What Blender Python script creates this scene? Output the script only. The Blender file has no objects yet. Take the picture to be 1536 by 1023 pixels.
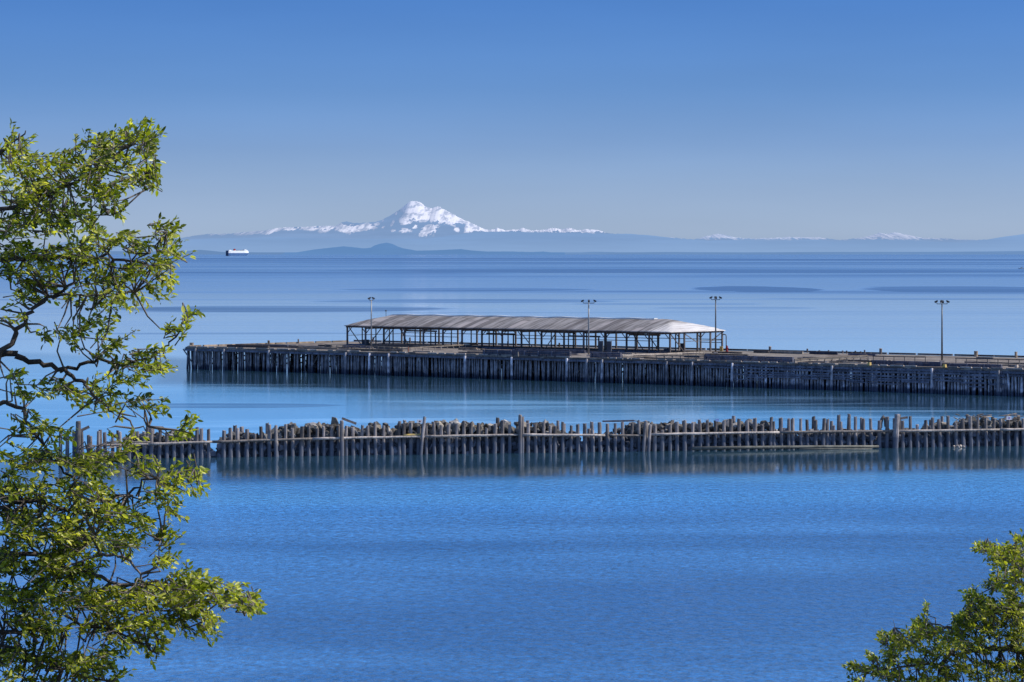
import bpy, math, random
import numpy as np
from mathutils import Vector, Matrix, noise as mnoise

random.seed(7)
sc = bpy.context.scene
COL = sc.collection
R = math.radians

# ------------------------------------------------------------------ camera
F, CX, HY, H = 4693.0, 768.0, 379.5, 22.0      # focal length in photo pixels, horizon row, eye height
cd = bpy.data.cameras.new("camera")
cam = bpy.data.objects.new("camera", cd)
COL.objects.link(cam)
cam.location = (0, 0, H)
cam.rotation_euler = (R(90), 0, 0)
cd.sensor_width = 36.0
cd.lens = 36.0 * F / 1536.0
cd.shift_y = -(511.5 - HY) / 1536.0
cd.clip_start = 0.5
cd.clip_end = 200000.0
sc.camera = cam


def P(px, py, Y):
    return Vector(((px - CX) / F * Y, Y, H - (py - HY) / F * Y))


def G(px, py, z=0.0):
    Y = (H - z) * F / (py - HY)
    return Vector(((px - CX) / F * Y, Y, z))


# ------------------------------------------------------------------ helpers
class MB:
    def __init__(s):
        s.v, s.f = [], []

    def box(s, c, d, M=None):
        x, y, z = d[0] / 2, d[1] / 2, d[2] / 2
        b = len(s.v)
        for q in ((-x, -y, -z), (x, -y, -z), (x, y, -z), (-x, y, -z), (-x, -y, z), (x, -y, z), (x, y, z), (-x, y, z)):
            p = Vector(q)
            if M is not None:
                p = M @ p
            s.v.append((p.x + c[0], p.y + c[1], p.z + c[2]))
        for q in ((0, 3, 2, 1), (4, 5, 6, 7), (0, 1, 5, 4), (1, 2, 6, 5), (2, 3, 7, 6), (3, 0, 4, 7)):
            s.f.append(tuple(b + i for i in q))
        return s

    def bar(s, a, b_, w, h=None):
        """square-section bar from a to b"""
        a, b_ = Vector(a), Vector(b_)
        h = h or w
        d = (b_ - a)
        L = d.length
        d.normalize()
        up = Vector((0, 0, 1)) if abs(d.z) < .95 else Vector((0, 1, 0))
        x = d.cross(up).normalized()
        u = x.cross(d).normalized()
        M = Matrix((x, d, u)).transposed()
        return s.box((a + b_) / 2, (w, L, h), M)

    def tube(s, pts, rad, n=8, jit=0.0, capz=0.0):
        pts = [Vector(p) for p in pts]
        if not hasattr(rad, '__len__'):
            rad = [rad] * len(pts)
        b = len(s.v)
        ref = None
        for i, p in enumerate(pts):
            d = (pts[min(i + 1, len(pts) - 1)] - pts[max(i - 1, 0)]).normalized()
            if ref is None:
                ref = Vector((1, 0, 0)) if abs(d.x) < .8 else Vector((0, 1, 0))
            x = (ref - d * ref.dot(d)).normalized()
            y = d.cross(x)
            ref = x
            for k in range(n):
                a = 2 * math.pi * k / n
                rr = rad[i] * (1 + random.uniform(-jit, jit))
                q = p + x * math.cos(a) * rr + y * math.sin(a) * rr
                if capz and i == len(pts) - 1:
                    q = q + d * random.uniform(-capz, capz)
                s.v.append(tuple(q))
        for i in range(len(pts) - 1):
            for k in range(n):
                k2 = (k + 1) % n
                s.f.append((b + i * n + k, b + i * n + k2, b + (i + 1) * n + k2, b + (i + 1) * n + k))
        s.f.append(tuple(b + k for k in reversed(range(n))))
        e = b + (len(pts) - 1) * n
        s.f.append(tuple(e + k for k in range(n)))
        return s

    def poly(s, v, f):
        b = len(s.v)
        s.v += [tuple(q) for q in v]
        s.f += [tuple(b + i for i in q) for q in f]
        return s

    def mesh(s, name, mat, smooth=False):
        me = bpy.data.meshes.new(name)
        me.from_pydata(s.v, [], s.f)
        me.materials.append(mat)
        if smooth:
            for p in me.polygons:
                p.use_smooth = True
        me.update()
        return me

    def build(s, name, mat, parent=None, smooth=False, loc=None):
        o = bpy.data.objects.new(name, s.mesh(name, mat, smooth))
        COL.objects.link(o)
        o.parent = parent
        if loc is not None:
            o.location = loc
        return o


def inst(name, me, parent=None, loc=(0, 0, 0), rot=(0, 0, 0), scale=(1, 1, 1)):
    o = bpy.data.objects.new(name, me)
    COL.objects.link(o)
    o.parent = parent
    o.location = loc
    o.rotation_euler = rot
    o.scale = scale
    return o


def tag(o, label=None, cat=None, group=None, kind=None):
    if label: o['label'] = label
    if cat: o['category'] = cat
    if group: o['group'] = group
    if kind: o['kind'] = kind
    return o


def thing(name, label, cat, loc=(0, 0, 0), rz=0.0, group=None):
    o = bpy.data.objects.new(name, None)
    COL.objects.link(o)
    o.location = loc
    o.rotation_euler = (0, 0, rz)
    o.empty_display_size = .2
    return tag(o, label, cat, group)


def copy_tree(o, parent=None):
    c = o.copy()
    COL.objects.link(c)
    c.parent = parent
    for ch in [q for q in list(o.children)]:
        copy_tree(ch, c)
    return c


def lerp_table(tab, x):
    if x <= tab[0][0]: return tab[0][1]
    for (a, b), (c, d) in zip(tab, tab[1:]):
        if x <= c:
            return b + (d - b) * (x - a) / (c - a)
    return tab[-1][1]


# ------------------------------------------------------------------ materials
class NT:
    def __init__(s, name):
        s.m = bpy.data.materials.new(name)
        s.m.use_nodes = True
        s.t = s.m.node_tree
        s.t.nodes.clear()
        s.out = s.t.nodes.new('ShaderNodeOutputMaterial')

    def n(s, typ, **kw):
        nd = s.t.nodes.new(typ)
        for k, v in kw.items():
            if k.startswith('i_'):
                key = k[2:]
                key = int(key) if key.isdigit() else key.replace('_', ' ')
                sk = nd.inputs[key]
                if isinstance(v, bpy.types.NodeSocket):
                    s.t.links.new(v, sk)
                else:
                    sk.default_value = v
            else:
                setattr(nd, k, v)
        return nd

    def math(s, op, a, b=0.0, c=None, clamp=False):
        nd = s.t.nodes.new('ShaderNodeMath')
        nd.operation = op
        nd.use_clamp = clamp
        for i, v in enumerate((a, b) if c is None else (a, b, c)):
            if isinstance(v, bpy.types.NodeSocket):
                s.t.links.new(v, nd.inputs[i])
            else:
                nd.inputs[i].default_value = v
        return nd.outputs[0]

    def mix(s, fac, a, b, typ='MIX'):
        nd = s.t.nodes.new('ShaderNodeMix')
        nd.data_type = 'RGBA'
        nd.blend_type = typ
        for i, v in ((0, fac), (6, a), (7, b)):
            if isinstance(v, bpy.types.NodeSocket):
                s.t.links.new(v, nd.inputs[i])
            else:
                if i and len(v) == 3: v = (*v, 1)
                nd.inputs[i].default_value = v
        return nd.outputs[2]

    def ramp(s, fac, stops, interp='LINEAR'):
        nd = s.t.nodes.new('ShaderNodeValToRGB')
        cr = nd.color_ramp
        cr.interpolation = interp
        while len(cr.elements) < len(stops): cr.elements.new(.5)
        for e, (p, c) in zip(cr.elements, stops):
            e.position = p
            e.color = (*c, 1) if len(c) == 3 else c
        s.t.links.new(fac, nd.inputs[0])
        return nd.outputs[0]

    def smooth(s, x, a, b):
        nd = s.n('ShaderNodeMapRange', interpolation_type='SMOOTHSTEP', i_0=x, i_1=a, i_2=b)
        return nd.outputs[0]

    def noise(s, vec, scale, detail=4, rough=.55, dist=0.0):
        return s.n('ShaderNodeTexNoise', i_Vector=vec, i_Scale=scale, i_Detail=detail, i_Roughness=rough, i_Distortion=dist).outputs[0]

    def mapping(s, vec, sc_=(1, 1, 1), rot=(0, 0, 0), loc=(0, 0, 0)):
        return s.n('ShaderNodeMapping', i_Vector=vec, i_Scale=sc_, i_Rotation=rot, i_Location=loc).outputs[0]

    def surf(s, sh):
        s.t.links.new(sh, s.out.inputs[0])
        return s.m

    def principled(s, col, rough=.8, normal=None, spec=.3, metal=0.0):
        nd = s.n('ShaderNodeBsdfPrincipled', i_Roughness=rough)
        nd.inputs['Specular IOR Level'].default_value = spec
        nd.inputs['Metallic'].default_value = metal
        if isinstance(col, bpy.types.NodeSocket):
            s.t.links.new(col, nd.inputs['Base Color'])
        else:
            nd.inputs['Base Color'].default_value = (*col, 1)
        if normal is not None:
            s.t.links.new(normal, nd.inputs['Normal'])
        return s.surf(nd.outputs[0])


def geo_pos(t): return t.n('ShaderNodeNewGeometry').outputs['Position']
def obj_co(t): return t.n('ShaderNodeTexCoord').outputs['Object']
def sepz(t, v): return t.n('ShaderNodeSeparateXYZ', i_0=v).outputs[2]


def wood_mat(name, dry, dark, wet=None, wetz=1.3, sc_=1.0, vari=.5, barn=False):
    t = NT(name)
    g = geo_pos(t)
    oi = t.n('ShaderNodeObjectInfo').outputs['Random']
    st = t.mapping(g, (6 * sc_, 6 * sc_, .7 * sc_))
    n1 = t.noise(st, 1.0, 5, .65)
    n2 = t.noise(g, .9, 3)
    c = t.mix(t.smooth(n1, .3, .72), dark, dry)
    c = t.mix(t.math('MULTIPLY', t.smooth(n2, .4, .7), vari), c, tuple(min(1, q * 1.7) for q in dry))
    v = t.math('ADD', t.math('MULTIPLY', oi, .9), .5)
    hs = t.n('ShaderNodeHueSaturation', i_Color=c, i_Value=v)
    c = hs.outputs[0]
    if wet:
        zz = t.math('ADD', sepz(t, g), t.math('MULTIPLY', t.math('SUBTRACT', n2, .5), 1.4))
        wf = t.smooth(zz, wetz + .35, wetz - .35)
        c = t.mix(wf, c, wet)
        if barn:
            b = t.smooth(t.noise(t.mapping(g, (1.6, 1.6, .6)), 1.0, 2), .64, .76)
            band = t.math('MULTIPLY', t.smooth(zz, 1.5, .9), b)
            c = t.mix(t.math('MULTIPLY', band, .55), c, (.36, .32, .26))
    bp = t.n('ShaderNodeBump', i_Strength=.5, i_Distance=.03, i_Height=n1)
    return t.principled(c, .85, bp.outputs[0], .2)


def plain_mat(name, a, b, scale=2.0, rough=.7, metal=0.0, bump=.2):
    t = NT(name)
    co = obj_co(t)
    n1 = t.noise(co, scale, 6, .6)
    c = t.mix(t.smooth(n1, .35, .68), a, b)
    bp = t.n('ShaderNodeBump', i_Strength=bump, i_Distance=.02, i_Height=n1)
    return t.principled(c, rough, bp.outputs[0], .3, metal)


M = {}
M['pile'] = wood_mat('weathered_pile_wood', (.27, .24, .23), (.11, .10, .10), (.135, .145, .18), 1.4, vari=.4, barn=True)
M['pier_pile'] = wood_mat('pier_pile_wood', (.56, .54, .57), (.15, .155, .185), (.09, .10, .14), .75, vari=.6, barn=True)
M['wale'] = wood_mat('bleached_log', (.42, .375, .34), (.18, .155, .14), vari=.4)
M['beam'] = wood_mat('dark_timber', (.17, .15, .145), (.07, .062, .06), vari=.3)
M['fender'] = wood_mat('blue_grey_boards', (.19, .2, .25), (.06, .065, .09), vari=.5)
M['greybeam'] = wood_mat('grey_timber', (.36, .31, .26), (.14, .12, .1), vari=.4)
M['drift'] = wood_mat('driftwood', (.34, .27, .2), (.12, .09, .07), vari=.5)
M['palelog'] = wood_mat('pale_floating_log', (.25, .245, .21), (.13, .13, .115), vari=.4)
M['stringer'] = wood_mat('stringer_timber', (.16, .17, .22), (.06, .065, .085), vari=.5)
M['bulk'] = wood_mat('bulkhead_timber', (.13, .14, .19), (.05, .052, .075), vari=.4)
M['steel'] = plain_mat('painted_steel', (.09, .085, .08), (.16, .15, .14), 1.0, .5, .3)
M['palesteel'] = plain_mat('galvanised_steel', (.2, .2, .2), (.28, .28, .28), 1.0, .45, .5)
M['lamp'] = plain_mat('dark_lamp_housing', (.03, .03, .03), (.06, .06, .06), 3.0, .5)
M['lens'] = plain_mat('lamp_lens', (.5, .52, .55), (.65, .66, .68), 3.0, .2)
M['white'] = plain_mat('white_paint', (.72, .72, .7), (.82, .82, .8), .3, .5)
M['navy'] = plain_mat('navy_hull_paint', (.05, .12, .27), (.07, .15, .3), .05, .6)
M['stern_shade'] = plain_mat('shaded_hull_paint', (.03, .05, .11), (.05, .07, .13), .05, .6)  # shade of the ship's stern put into the colour
M['red'] = plain_mat('red_paint', (.35, .03, .03), (.22, .02, .02), 3, .6)
M['yellow'] = plain_mat('yellow_paint', (.62, .43, .12), (.4, .3, .14), 3, .7)
M['concrete'] = plain_mat('bleached_concrete', (.55, .47, .40), (.38, .32, .27), 2, .85)
M['cabinet'] = plain_mat('cabinet_paint', (.06, .07, .09), (.1, .11, .13), 1, .7)
M['sign'] = plain_mat('sign_panel', (.6, .62, .7), (.75, .75, .78), 1, .5)
M['bluesheet'] = plain_mat('blue_sheet', (.16, .28, .6), (.3, .4, .66), 1, .5)
M['violet'] = plain_mat('violet_mark', (.22, .17, .42), (.28, .2, .48), 1, .5)


def rock_mat(gain=1.0):
    t = NT('quarry_rock')
    g = geo_pos(t)
    oi = t.n('ShaderNodeObjectInfo').outputs['Random']
    n1 = t.noise(g, 2.2, 6, .6)
    n2 = t.noise(g, .55, 3)
    isl = t.n('ShaderNodeNewGeometry').outputs['Random Per Island']
    c = t.mix(t.smooth(n1, .32, .7), (.12, .12, .125), (.36, .345, .33))
    warm = t.math('MULTIPLY', t.smooth(sepz(t, g), 2.1, 2.9), t.smooth(n2, .38, .62))
    c = t.mix(t.math('MULTIPLY', warm, .55), c, (.36, .285, .19))
    v = t.math('ADD', t.math('MULTIPLY', t.math('FRACT', t.math('ADD', isl, oi)), .9), .5)
    c = t.n('ShaderNodeHueSaturation', i_Color=c, i_Value=v).outputs[0]
    zz = t.math('ADD', sepz(t, g), t.math('MULTIPLY', t.math('SUBTRACT', n2, .5), 1.2))
    c = t.mix(t.math('MULTIPLY', t.smooth(zz, 2.1, 1.2), .8), c, (.21, .23, .29))
    if gain != 1.0:
        c = t.n('ShaderNodeHueSaturation', i_Color=c, i_Value=gain).outputs[0]
    bp = t.n('ShaderNodeBump', i_Strength=.6, i_Distance=.06, i_Height=n1)
    return t.principled(c, .9, bp.outputs[0], .2)


M['rock'] = rock_mat()
M['rock_shaded'] = rock_mat(.5)  # darker copy of the rock: shade of the gaps put into the colour


def deck_mat():
    t = NT('weathered_deck_planks')
    co = obj_co(t)
    pl = t.noise(t.mapping(co, (3.2, .05, 1)), 1.0, 2)
    big = t.noise(t.mapping(co, (.05, .14, 1)), 1.0, 5, .6)
    mid = t.noise(t.mapping(co, (.35, .7, 1)), 1.0, 4, .6)
    c = t.mix(t.smooth(pl, .35, .65), (.145, .125, .108), (.29, .25, .215))
    c = t.mix(t.smooth(big, .44, .56), c, (.13, .105, .09))
    c = t.mix(t.math('MULTIPLY', t.smooth(mid, .52, .66), .7), c, (.45, .39, .32))
    c = t.mix(t.math('MULTIPLY', t.smooth(mid, .42, .34), .7), c, (.09, .075, .065))
    bp = t.n('ShaderNodeBump', i_Strength=.6, i_Distance=.05, i_Height=pl)
    return t.principled(c, .9, bp.outputs[0], .15)


M['deck'] = deck_mat()


def roof_mat(length):
    t = NT('rusting_corrugated_roof')
    co = obj_co(t)
    x = t.n('ShaderNodeSeparateXYZ', i_0=co).outputs[0]
    sheet = t.n('ShaderNodeTexWhiteNoise', noise_dimensions='1D', i_W=t.math('FLOOR', t.math('MULTIPLY', x, .62))).outputs[0]
    st = t.noise(t.mapping(co, (2.6, .16, .3)), 1.0, 5, .6)
    big = t.noise(t.mapping(co, (.12, .3, .3)), 1.0, 3)
    c = t.mix(t.smooth(st, .34, .68), (.10, .088, .083), (.35, .325, .32))
    c = t.mix(t.math('MULTIPLY', t.smooth(sheet, .72, .8), t.smooth(big, .38, .6)), c, (.37, .33, .32))
    c = t.mix(t.math('MULTIPLY', t.smooth(sheet, .2, .12), .5), c, (.08, .065, .062))
    # hipped end lightened: its sunlit brightness put into the colour
    y_ = t.n('ShaderNodeSeparateXYZ', i_0=co).outputs[1]
    hip = t.math('SUBTRACT', t.math('ADD', x, t.math('MULTIPLY', t.math('SUBTRACT', st, .5), 3.0)), length - 4.2)
    c = t.mix(t.smooth(hip, -1.6, 1.2), c, t.mix(t.smooth(st, .3, .6), (.34, .31, .30), (.68, .65, .63)))
    z = t.n('ShaderNodeSeparateXYZ', i_0=co).outputs[2]
    wv = t.n('ShaderNodeTexWave', wave_type='BANDS', bands_direction='X', i_Vector=co, i_Scale=2.0)
    bp = t.n('ShaderNodeBump', i_Strength=.5, i_Distance=.04, i_Height=wv.outputs[0])
    return t.principled(c, .8, bp.outputs[0], .2)


def leaf_mat(name, dark, light, yel):
    t = NT(name)
    at = t.n('ShaderNodeAttribute', attribute_name='tint').outputs[2]
    c = t.ramp(at, [(0, dark), (.55, light), (1, yel)])
    d = t.n('ShaderNodeBsdfPrincipled', i_Base_Color=c, i_Roughness=.36)
    d.inputs['Specular IOR Level'].default_value = .5
    tr = t.n('ShaderNodeBsdfTranslucent', i_Color=t.mix(1.0, c, (1.5, 1.6, .5), 'MULTIPLY'))
    mx = t.n('ShaderNodeMixShader', i_0=.5, i_1=d.outputs[0], i_2=tr.outputs[0])
    return t.surf(mx.outputs[0])


M['leaf'] = leaf_mat('broad_leaf', (.055, .08, .008), (.36, .39, .028), (.74, .70, .16))
M['leaf2'] = leaf_mat('shrub_leaf', (.05, .075, .008), (.35, .37, .028), (.68, .64, .14))
M['bark'] = wood_mat('tree_bark', (.13, .11, .095), (.045, .038, .034), vari=.5)

# ------------------------------------------------------------------ sun and sky
SUN_EL, SUN_AZ = R(44), R(93)                  # azimuth from +Y towards +X: light comes from the right, a little behind the pier
sd = Vector((math.sin(SUN_AZ) * math.cos(SUN_EL), math.cos(SUN_AZ) * math.cos(SUN_EL), math.sin(SUN_EL)))
sl = bpy.data.lights.new("sun", 'SUN')
sl.energy = 4.6
sl.angle = R(.5)
sl.color = (1.0, .93, .82)
so = bpy.data.objects.new("sun", sl)
COL.objects.link(so)
so.rotation_euler = sd.to_track_quat('Z', 'Y').to_euler()
so.location = (60, 0, 90)

w = bpy.data.worlds.new("World")
sc.world = w
w.use_nodes = True
wt = w.node_tree
wt.nodes.clear()
wo = wt.nodes.new('ShaderNodeOutputWorld')
bg = wt.nodes.new('ShaderNodeBackground')
sky = wt.nodes.new('ShaderNodeTexSky')
sky.sky_type = 'NISHITA'
sky.sun_disc = False
sky.sun_elevation = SUN_EL
sky.sun_rotation = SUN_AZ
sky.altitude = 20
sky.air_density = 1.0
sky.dust_density = .6
sky.ozone_density = 2.0
bg.inputs[1].default_value = .15
tc = wt.nodes.new('ShaderNodeTexCoord')
sx = wt.nodes.new('ShaderNodeSeparateXYZ')
wt.links.new(tc.outputs['Generated'], sx.inputs[0])
SKY_TINT = [(0.0, (1, 1, 1)), (1.0, (1, 1, 1))]
# haze and air colour of the low sky, upper sky raised to lift shadows, by sine of elevation (halved into the ramp's 0..1 range)
TINT = [(.0052, (.54, .73, 1.31)), (.0175, (.43, .60, 1.14)), (.0349, (.292, .452, .95)), (.0523, (.205, .37, .83)), (.0802, (.145, .305, .73)),
        (.139, (.10, .29, .68)), (.242, (.17, .38, .74)), (.342, (.32, .54, .86)), (.60, (.85, 1.0, 1.2)), (.79, (1.05, 1.15, 1.25))]
SKY_TINT = [(p / .8, tuple(q / 1.7 for q in c)) for p, c in TINT]
mr = wt.nodes.new('ShaderNodeMapRange')
mr.inputs[1].default_value = 0.0
mr.inputs[2].default_value = .8
wt.links.new(sx.outputs[2], mr.inputs[0])
cr = wt.nodes.new('ShaderNodeValToRGB')
while len(cr.color_ramp.elements) < len(SKY_TINT): cr.color_ramp.elements.new(.5)
for e, (p_, c_) in zip(cr.color_ramp.elements, SKY_TINT):
    e.position = p_
    e.color = (*c_, 1)
wt.links.new(mr.outputs[0], cr.inputs[0])
mul = wt.nodes.new('ShaderNodeMix')
mul.data_type = 'RGBA'
mul.blend_type = 'MULTIPLY'
mul.inputs[0].default_value = 1.0
hzn = wt.nodes.new('ShaderNodeTexNoise')                  # faint uneven haze
hzm = wt.nodes.new('ShaderNodeMapping')
hzm.inputs['Scale'].default_value = (7, 7, 42)
wt.links.new(tc.outputs['Generated'], hzm.inputs[0])
wt.links.new(hzm.outputs[0], hzn.inputs['Vector'])
hzn.inputs['Scale'].default_value = 1.0
hzn.inputs['Detail'].default_value = 5
hzr = wt.nodes.new('ShaderNodeMapRange')
hzr.inputs[1].default_value, hzr.inputs[2].default_value = .3, .7
hzr.inputs[3].default_value, hzr.inputs[4].default_value = .965, 1.035
wt.links.new(hzn.outputs[0], hzr.inputs[0])
hzx = wt.nodes.new('ShaderNodeMix')
hzx.data_type = 'RGBA'
hzx.blend_type = 'MULTIPLY'
hzx.inputs[0].default_value = 1.0
wt.links.new(sky.outputs[0], hzx.inputs[6])
wt.links.new(hzr.outputs[0], hzx.inputs[7])
wt.links.new(hzx.outputs[2], mul.inputs[6])
wt.links.new(cr.outputs[0], mul.inputs[7])
gain = wt.nodes.new('ShaderNodeMix')
gain.data_type = 'RGBA'
gain.blend_type = 'MULTIPLY'
gain.inputs[0].default_value = 1.0
gain.inputs[7].default_value = (1.7, 1.7, 1.7, 1)
wt.links.new(mul.outputs[2], gain.inputs[6])
wt.links.new(gain.outputs[2], bg.inputs[0])
wt.links.new(bg.outputs[0], wo.inputs[0])

sc.view_settings.view_transform = 'Standard'
sc.view_settings.look = 'None'
sc.view_settings.exposure = 0.0
sc.render.engine = 'CYCLES'
sc.cycles.max_bounces = 8
sc.cycles.transparent_max_bounces = 4
sc.cycles.sample_clamp_indirect = 6.0


# ------------------------------------------------------------------ the sea
def water_mat():
    t = NT('strait_water')
    g = geo_pos(t)
    s3 = t.n('ShaderNodeSeparateXYZ', i_0=g)
    X, Y = s3.outputs[0], s3.outputs[1]
    flat = t.n('ShaderNodeCombineXYZ', i_0=X, i_1=Y).outputs[0]
    # slicks and cat's paws: wind patches many sizes, elongated along the strait
    wob = t.noise(t.mapping(flat, (.004, .008, 1)), 1.0, 4)
    p1 = t.noise(t.mapping(flat, (.00035, .0026, 1)), 1.0, 6, .62, .6)
    p2 = t.noise(t.mapping(flat, (.00008, .0006, 1), loc=(3, 7, 0)), 1.0, 5, .6)
    p3 = t.noise(t.mapping(flat, (.006, .028, 1)), 1.0, 4, .55)
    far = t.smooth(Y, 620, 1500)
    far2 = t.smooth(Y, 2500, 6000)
    p5 = t.noise(t.mapping(flat, (.0016, .022, 1), loc=(9, 1, 0)), 1.0, 5, .62, .8)
    mid = t.math('MULTIPLY', t.smooth(Y, 560, 720), t.smooth(Y, 3800, 1800))
    streak = t.math('ADD', t.math('MULTIPLY', t.smooth(p1, .50, .62), far), t.math('MULTIPLY', t.smooth(p2, .47, .58), far2))
    streak = t.math('ADD', streak, t.math('MULTIPLY', t.math('MULTIPLY', t.smooth(p5, .5, .66), mid), .55))
    # named wind patches
    patches = None
    for (cx, cy, rx, ry, st) in ((1130, 433, 98, 4.0, 1.0), (1460, 434, 170, 5.0, .9), (700, 434, 200, 3.0, .75),
                                 (420, 463, 260, 4.5, .7), (700, 452, 240, 2.4, .7), (1100, 462, 130, 2.0, .5),
                                 (330, 608, 190, 4.0, .8), (1000, 456, 150, 1.6, .5), (1350, 448, 220, 1.2, .5), (300, 500, 260, 2.0, .35),
                                 (600, 388, 600, 1.3, .8), (1200, 389, 500, 1.0, .9), (900, 394, 700, 1.0, .5), (300, 411, 500, 3, .6), (1100, 405, 600, 4, .6)):
        a = G(cx, cy)
        rX = rx / F * a.y
        rY = abs(G(cx, cy - ry).y - G(cx, cy + ry).y) / 2
        dx = t.math('DIVIDE', t.math('SUBTRACT', X, a.x), rX)
        dy = t.math('DIVIDE', t.math('SUBTRACT', Y, a.y), rY)
        dy = t.math('ADD', dy, t.math('MULTIPLY', t.math('SUBTRACT', wob, .5), 1.6))
        r2 = t.math('ADD', t.math('MULTIPLY', dx, dx), t.math('MULTIPLY', dy, dy))
        e = t.math('MULTIPLY', t.smooth(r2, 1.15, .75), st)
        patches = e if patches is None else t.math('MAXIMUM', patches, e)
    wind = t.math('ADD', t.math('MULTIPLY', streak, .8), patches, clamp=True)
    # nearer than the breakwater the breeze ripples the whole surface
    brk = t.math('SUBTRACT', t.math('ADD', Y, t.math('MULTIPLY', X, -.225)), 344.0)      # distance from the breakwater line
    near = t.smooth(t.math('ADD', brk, t.math('MULTIPLY', t.math('SUBTRACT', p3, .5), 60)), -30, -72)
    patchn = t.smooth(p3, .35, .65)
    rough = t.math('ADD', .04, t.math('MULTIPLY', wind, .06))
    rough = t.math('ADD', rough, t.math('MULTIPLY', near, .07))
    rough = t.math('ADD', rough, t.math('MULTIPLY', t.smooth(Y, 750, 2200), .085))
    # ripples
    r1 = t.noise(t.mapping(flat, (1.2, .62, 1), rot=(0, 0, .35)), 1.0, 3, .65)
    r2 = t.noise(t.mapping(flat, (3.2, 1.5, 1), rot=(0, 0, -.2)), 1.0, 2, .6)
    hgt = t.math('ADD', t.math('MULTIPLY', r1, .8), t.math('MULTIPLY', r2, .4))
    amp = t.math('ADD', .022, t.math('MULTIPLY', near, t.math('ADD', .24, t.math('MULTIPLY', patchn, .34))))
    amp = t.math('MULTIPLY', amp, t.math('SUBTRACT', 1.0, t.math('MULTIPLY', far, .75)))
    lee = t.math('MULTIPLY', t.smooth(brk, -46, -34), t.smooth(brk, 8, 2))
    amp = t.math('MULTIPLY', amp, t.math('SUBTRACT', 1.0, t.math('MULTIPLY', lee, .1)))
    bp = t.n('ShaderNodeBump', i_Strength=1.0, i_Distance=amp, i_Height=hgt)
    gl = t.n('ShaderNodeBsdfGlossy', distribution='MULTI_GGX', i_Color=(.88, .96, 1.0, 1), i_Roughness=rough, i_Normal=bp.outputs[0])
    # body colour with painted light: dark pier reflection, bright sky in basin and beyond
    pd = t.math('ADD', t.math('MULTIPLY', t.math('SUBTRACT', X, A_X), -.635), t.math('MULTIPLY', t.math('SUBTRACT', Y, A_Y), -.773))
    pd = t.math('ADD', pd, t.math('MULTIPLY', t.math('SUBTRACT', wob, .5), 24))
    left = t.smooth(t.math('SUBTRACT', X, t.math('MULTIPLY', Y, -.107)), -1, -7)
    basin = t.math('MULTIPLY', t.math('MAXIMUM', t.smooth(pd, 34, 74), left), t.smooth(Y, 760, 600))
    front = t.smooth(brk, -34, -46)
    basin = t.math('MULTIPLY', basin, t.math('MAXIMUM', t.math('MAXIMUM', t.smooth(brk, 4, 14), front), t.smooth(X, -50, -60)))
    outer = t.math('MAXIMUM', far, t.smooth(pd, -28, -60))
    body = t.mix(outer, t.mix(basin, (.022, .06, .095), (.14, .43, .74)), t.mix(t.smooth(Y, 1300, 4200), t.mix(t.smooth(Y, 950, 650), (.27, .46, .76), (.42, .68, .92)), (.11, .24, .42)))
    body = t.mix(t.math('MULTIPLY', wind, .95), body, (.03, .075, .17))  # darker sky reflection of the wind patches painted into the body colour
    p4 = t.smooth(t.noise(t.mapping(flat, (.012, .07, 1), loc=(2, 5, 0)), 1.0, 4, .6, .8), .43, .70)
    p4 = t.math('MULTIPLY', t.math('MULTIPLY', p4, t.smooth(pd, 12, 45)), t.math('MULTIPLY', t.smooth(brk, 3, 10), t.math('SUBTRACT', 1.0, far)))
    body = t.mix(t.math('MULTIPLY', p4, .6), body, (.32, .58, .88))  # bright streaks of broken reflection painted into the body colour
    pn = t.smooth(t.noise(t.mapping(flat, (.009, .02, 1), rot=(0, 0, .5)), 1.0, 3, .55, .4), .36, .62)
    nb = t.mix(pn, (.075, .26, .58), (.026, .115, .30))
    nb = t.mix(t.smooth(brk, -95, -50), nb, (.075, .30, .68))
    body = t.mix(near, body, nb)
    rip = t.math('ADD', t.math('MULTIPLY', t.noise(t.mapping(flat, (1.5, .8, 1), rot=(0, 0, .3)), 1.0, 3, .7), .6), t.math('MULTIPLY', r2, .4))
    rip = t.math('MULTIPLY', t.math('SUBTRACT', rip, .5), t.math('MULTIPLY', near, 3.6))
    body = t.n('ShaderNodeHueSaturation', i_Color=body, i_Value=t.math('ADD', 1.08, rip)).outputs[0]  # light and dark of the ripple slopes painted into the body colour
    df = t.n('ShaderNodeBsdfDiffuse', i_Color=body)
    fr = t.n('ShaderNodeFresnel', i_IOR=1.42, i_Normal=bp.outputs[0])
    fac = t.math('MULTIPLY', fr.outputs[0], t.math('SUBTRACT', t.math('SUBTRACT', 1.0, t.math('MULTIPLY', wind, .5)), t.math('MULTIPLY', p4, .25)))
    mx = t.n('ShaderNodeMixShader', i_0=fac, i_1=df.outputs[0], i_2=gl.outputs[0])
    return t.surf(mx.outputs[0])


A_X, A_Y = G(278, 520.3, 4.1).x, G(278, 520.3, 4.1).y
m = MB()
ys = [-400, 0, 150, 260, 400, 700, 1500, 4000, 12000, 30000, 62000]
xs = [-30000, -6000, -1000, -200, 0, 200, 1000, 6000, 30000]
for y in ys:
    for x in xs: m.v.append((x, y, 0))
nx = len(xs)
for j in range(len(ys) - 1):
    for i in range(nx - 1):
        m.f.append((j * nx + i, j * nx + i + 1, (j + 1) * nx + i + 1, (j + 1) * nx + i))
tag(m.build('water', water_mat()), kind='structure', label='calm blue strait of sea water with slicks and ripples')


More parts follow.
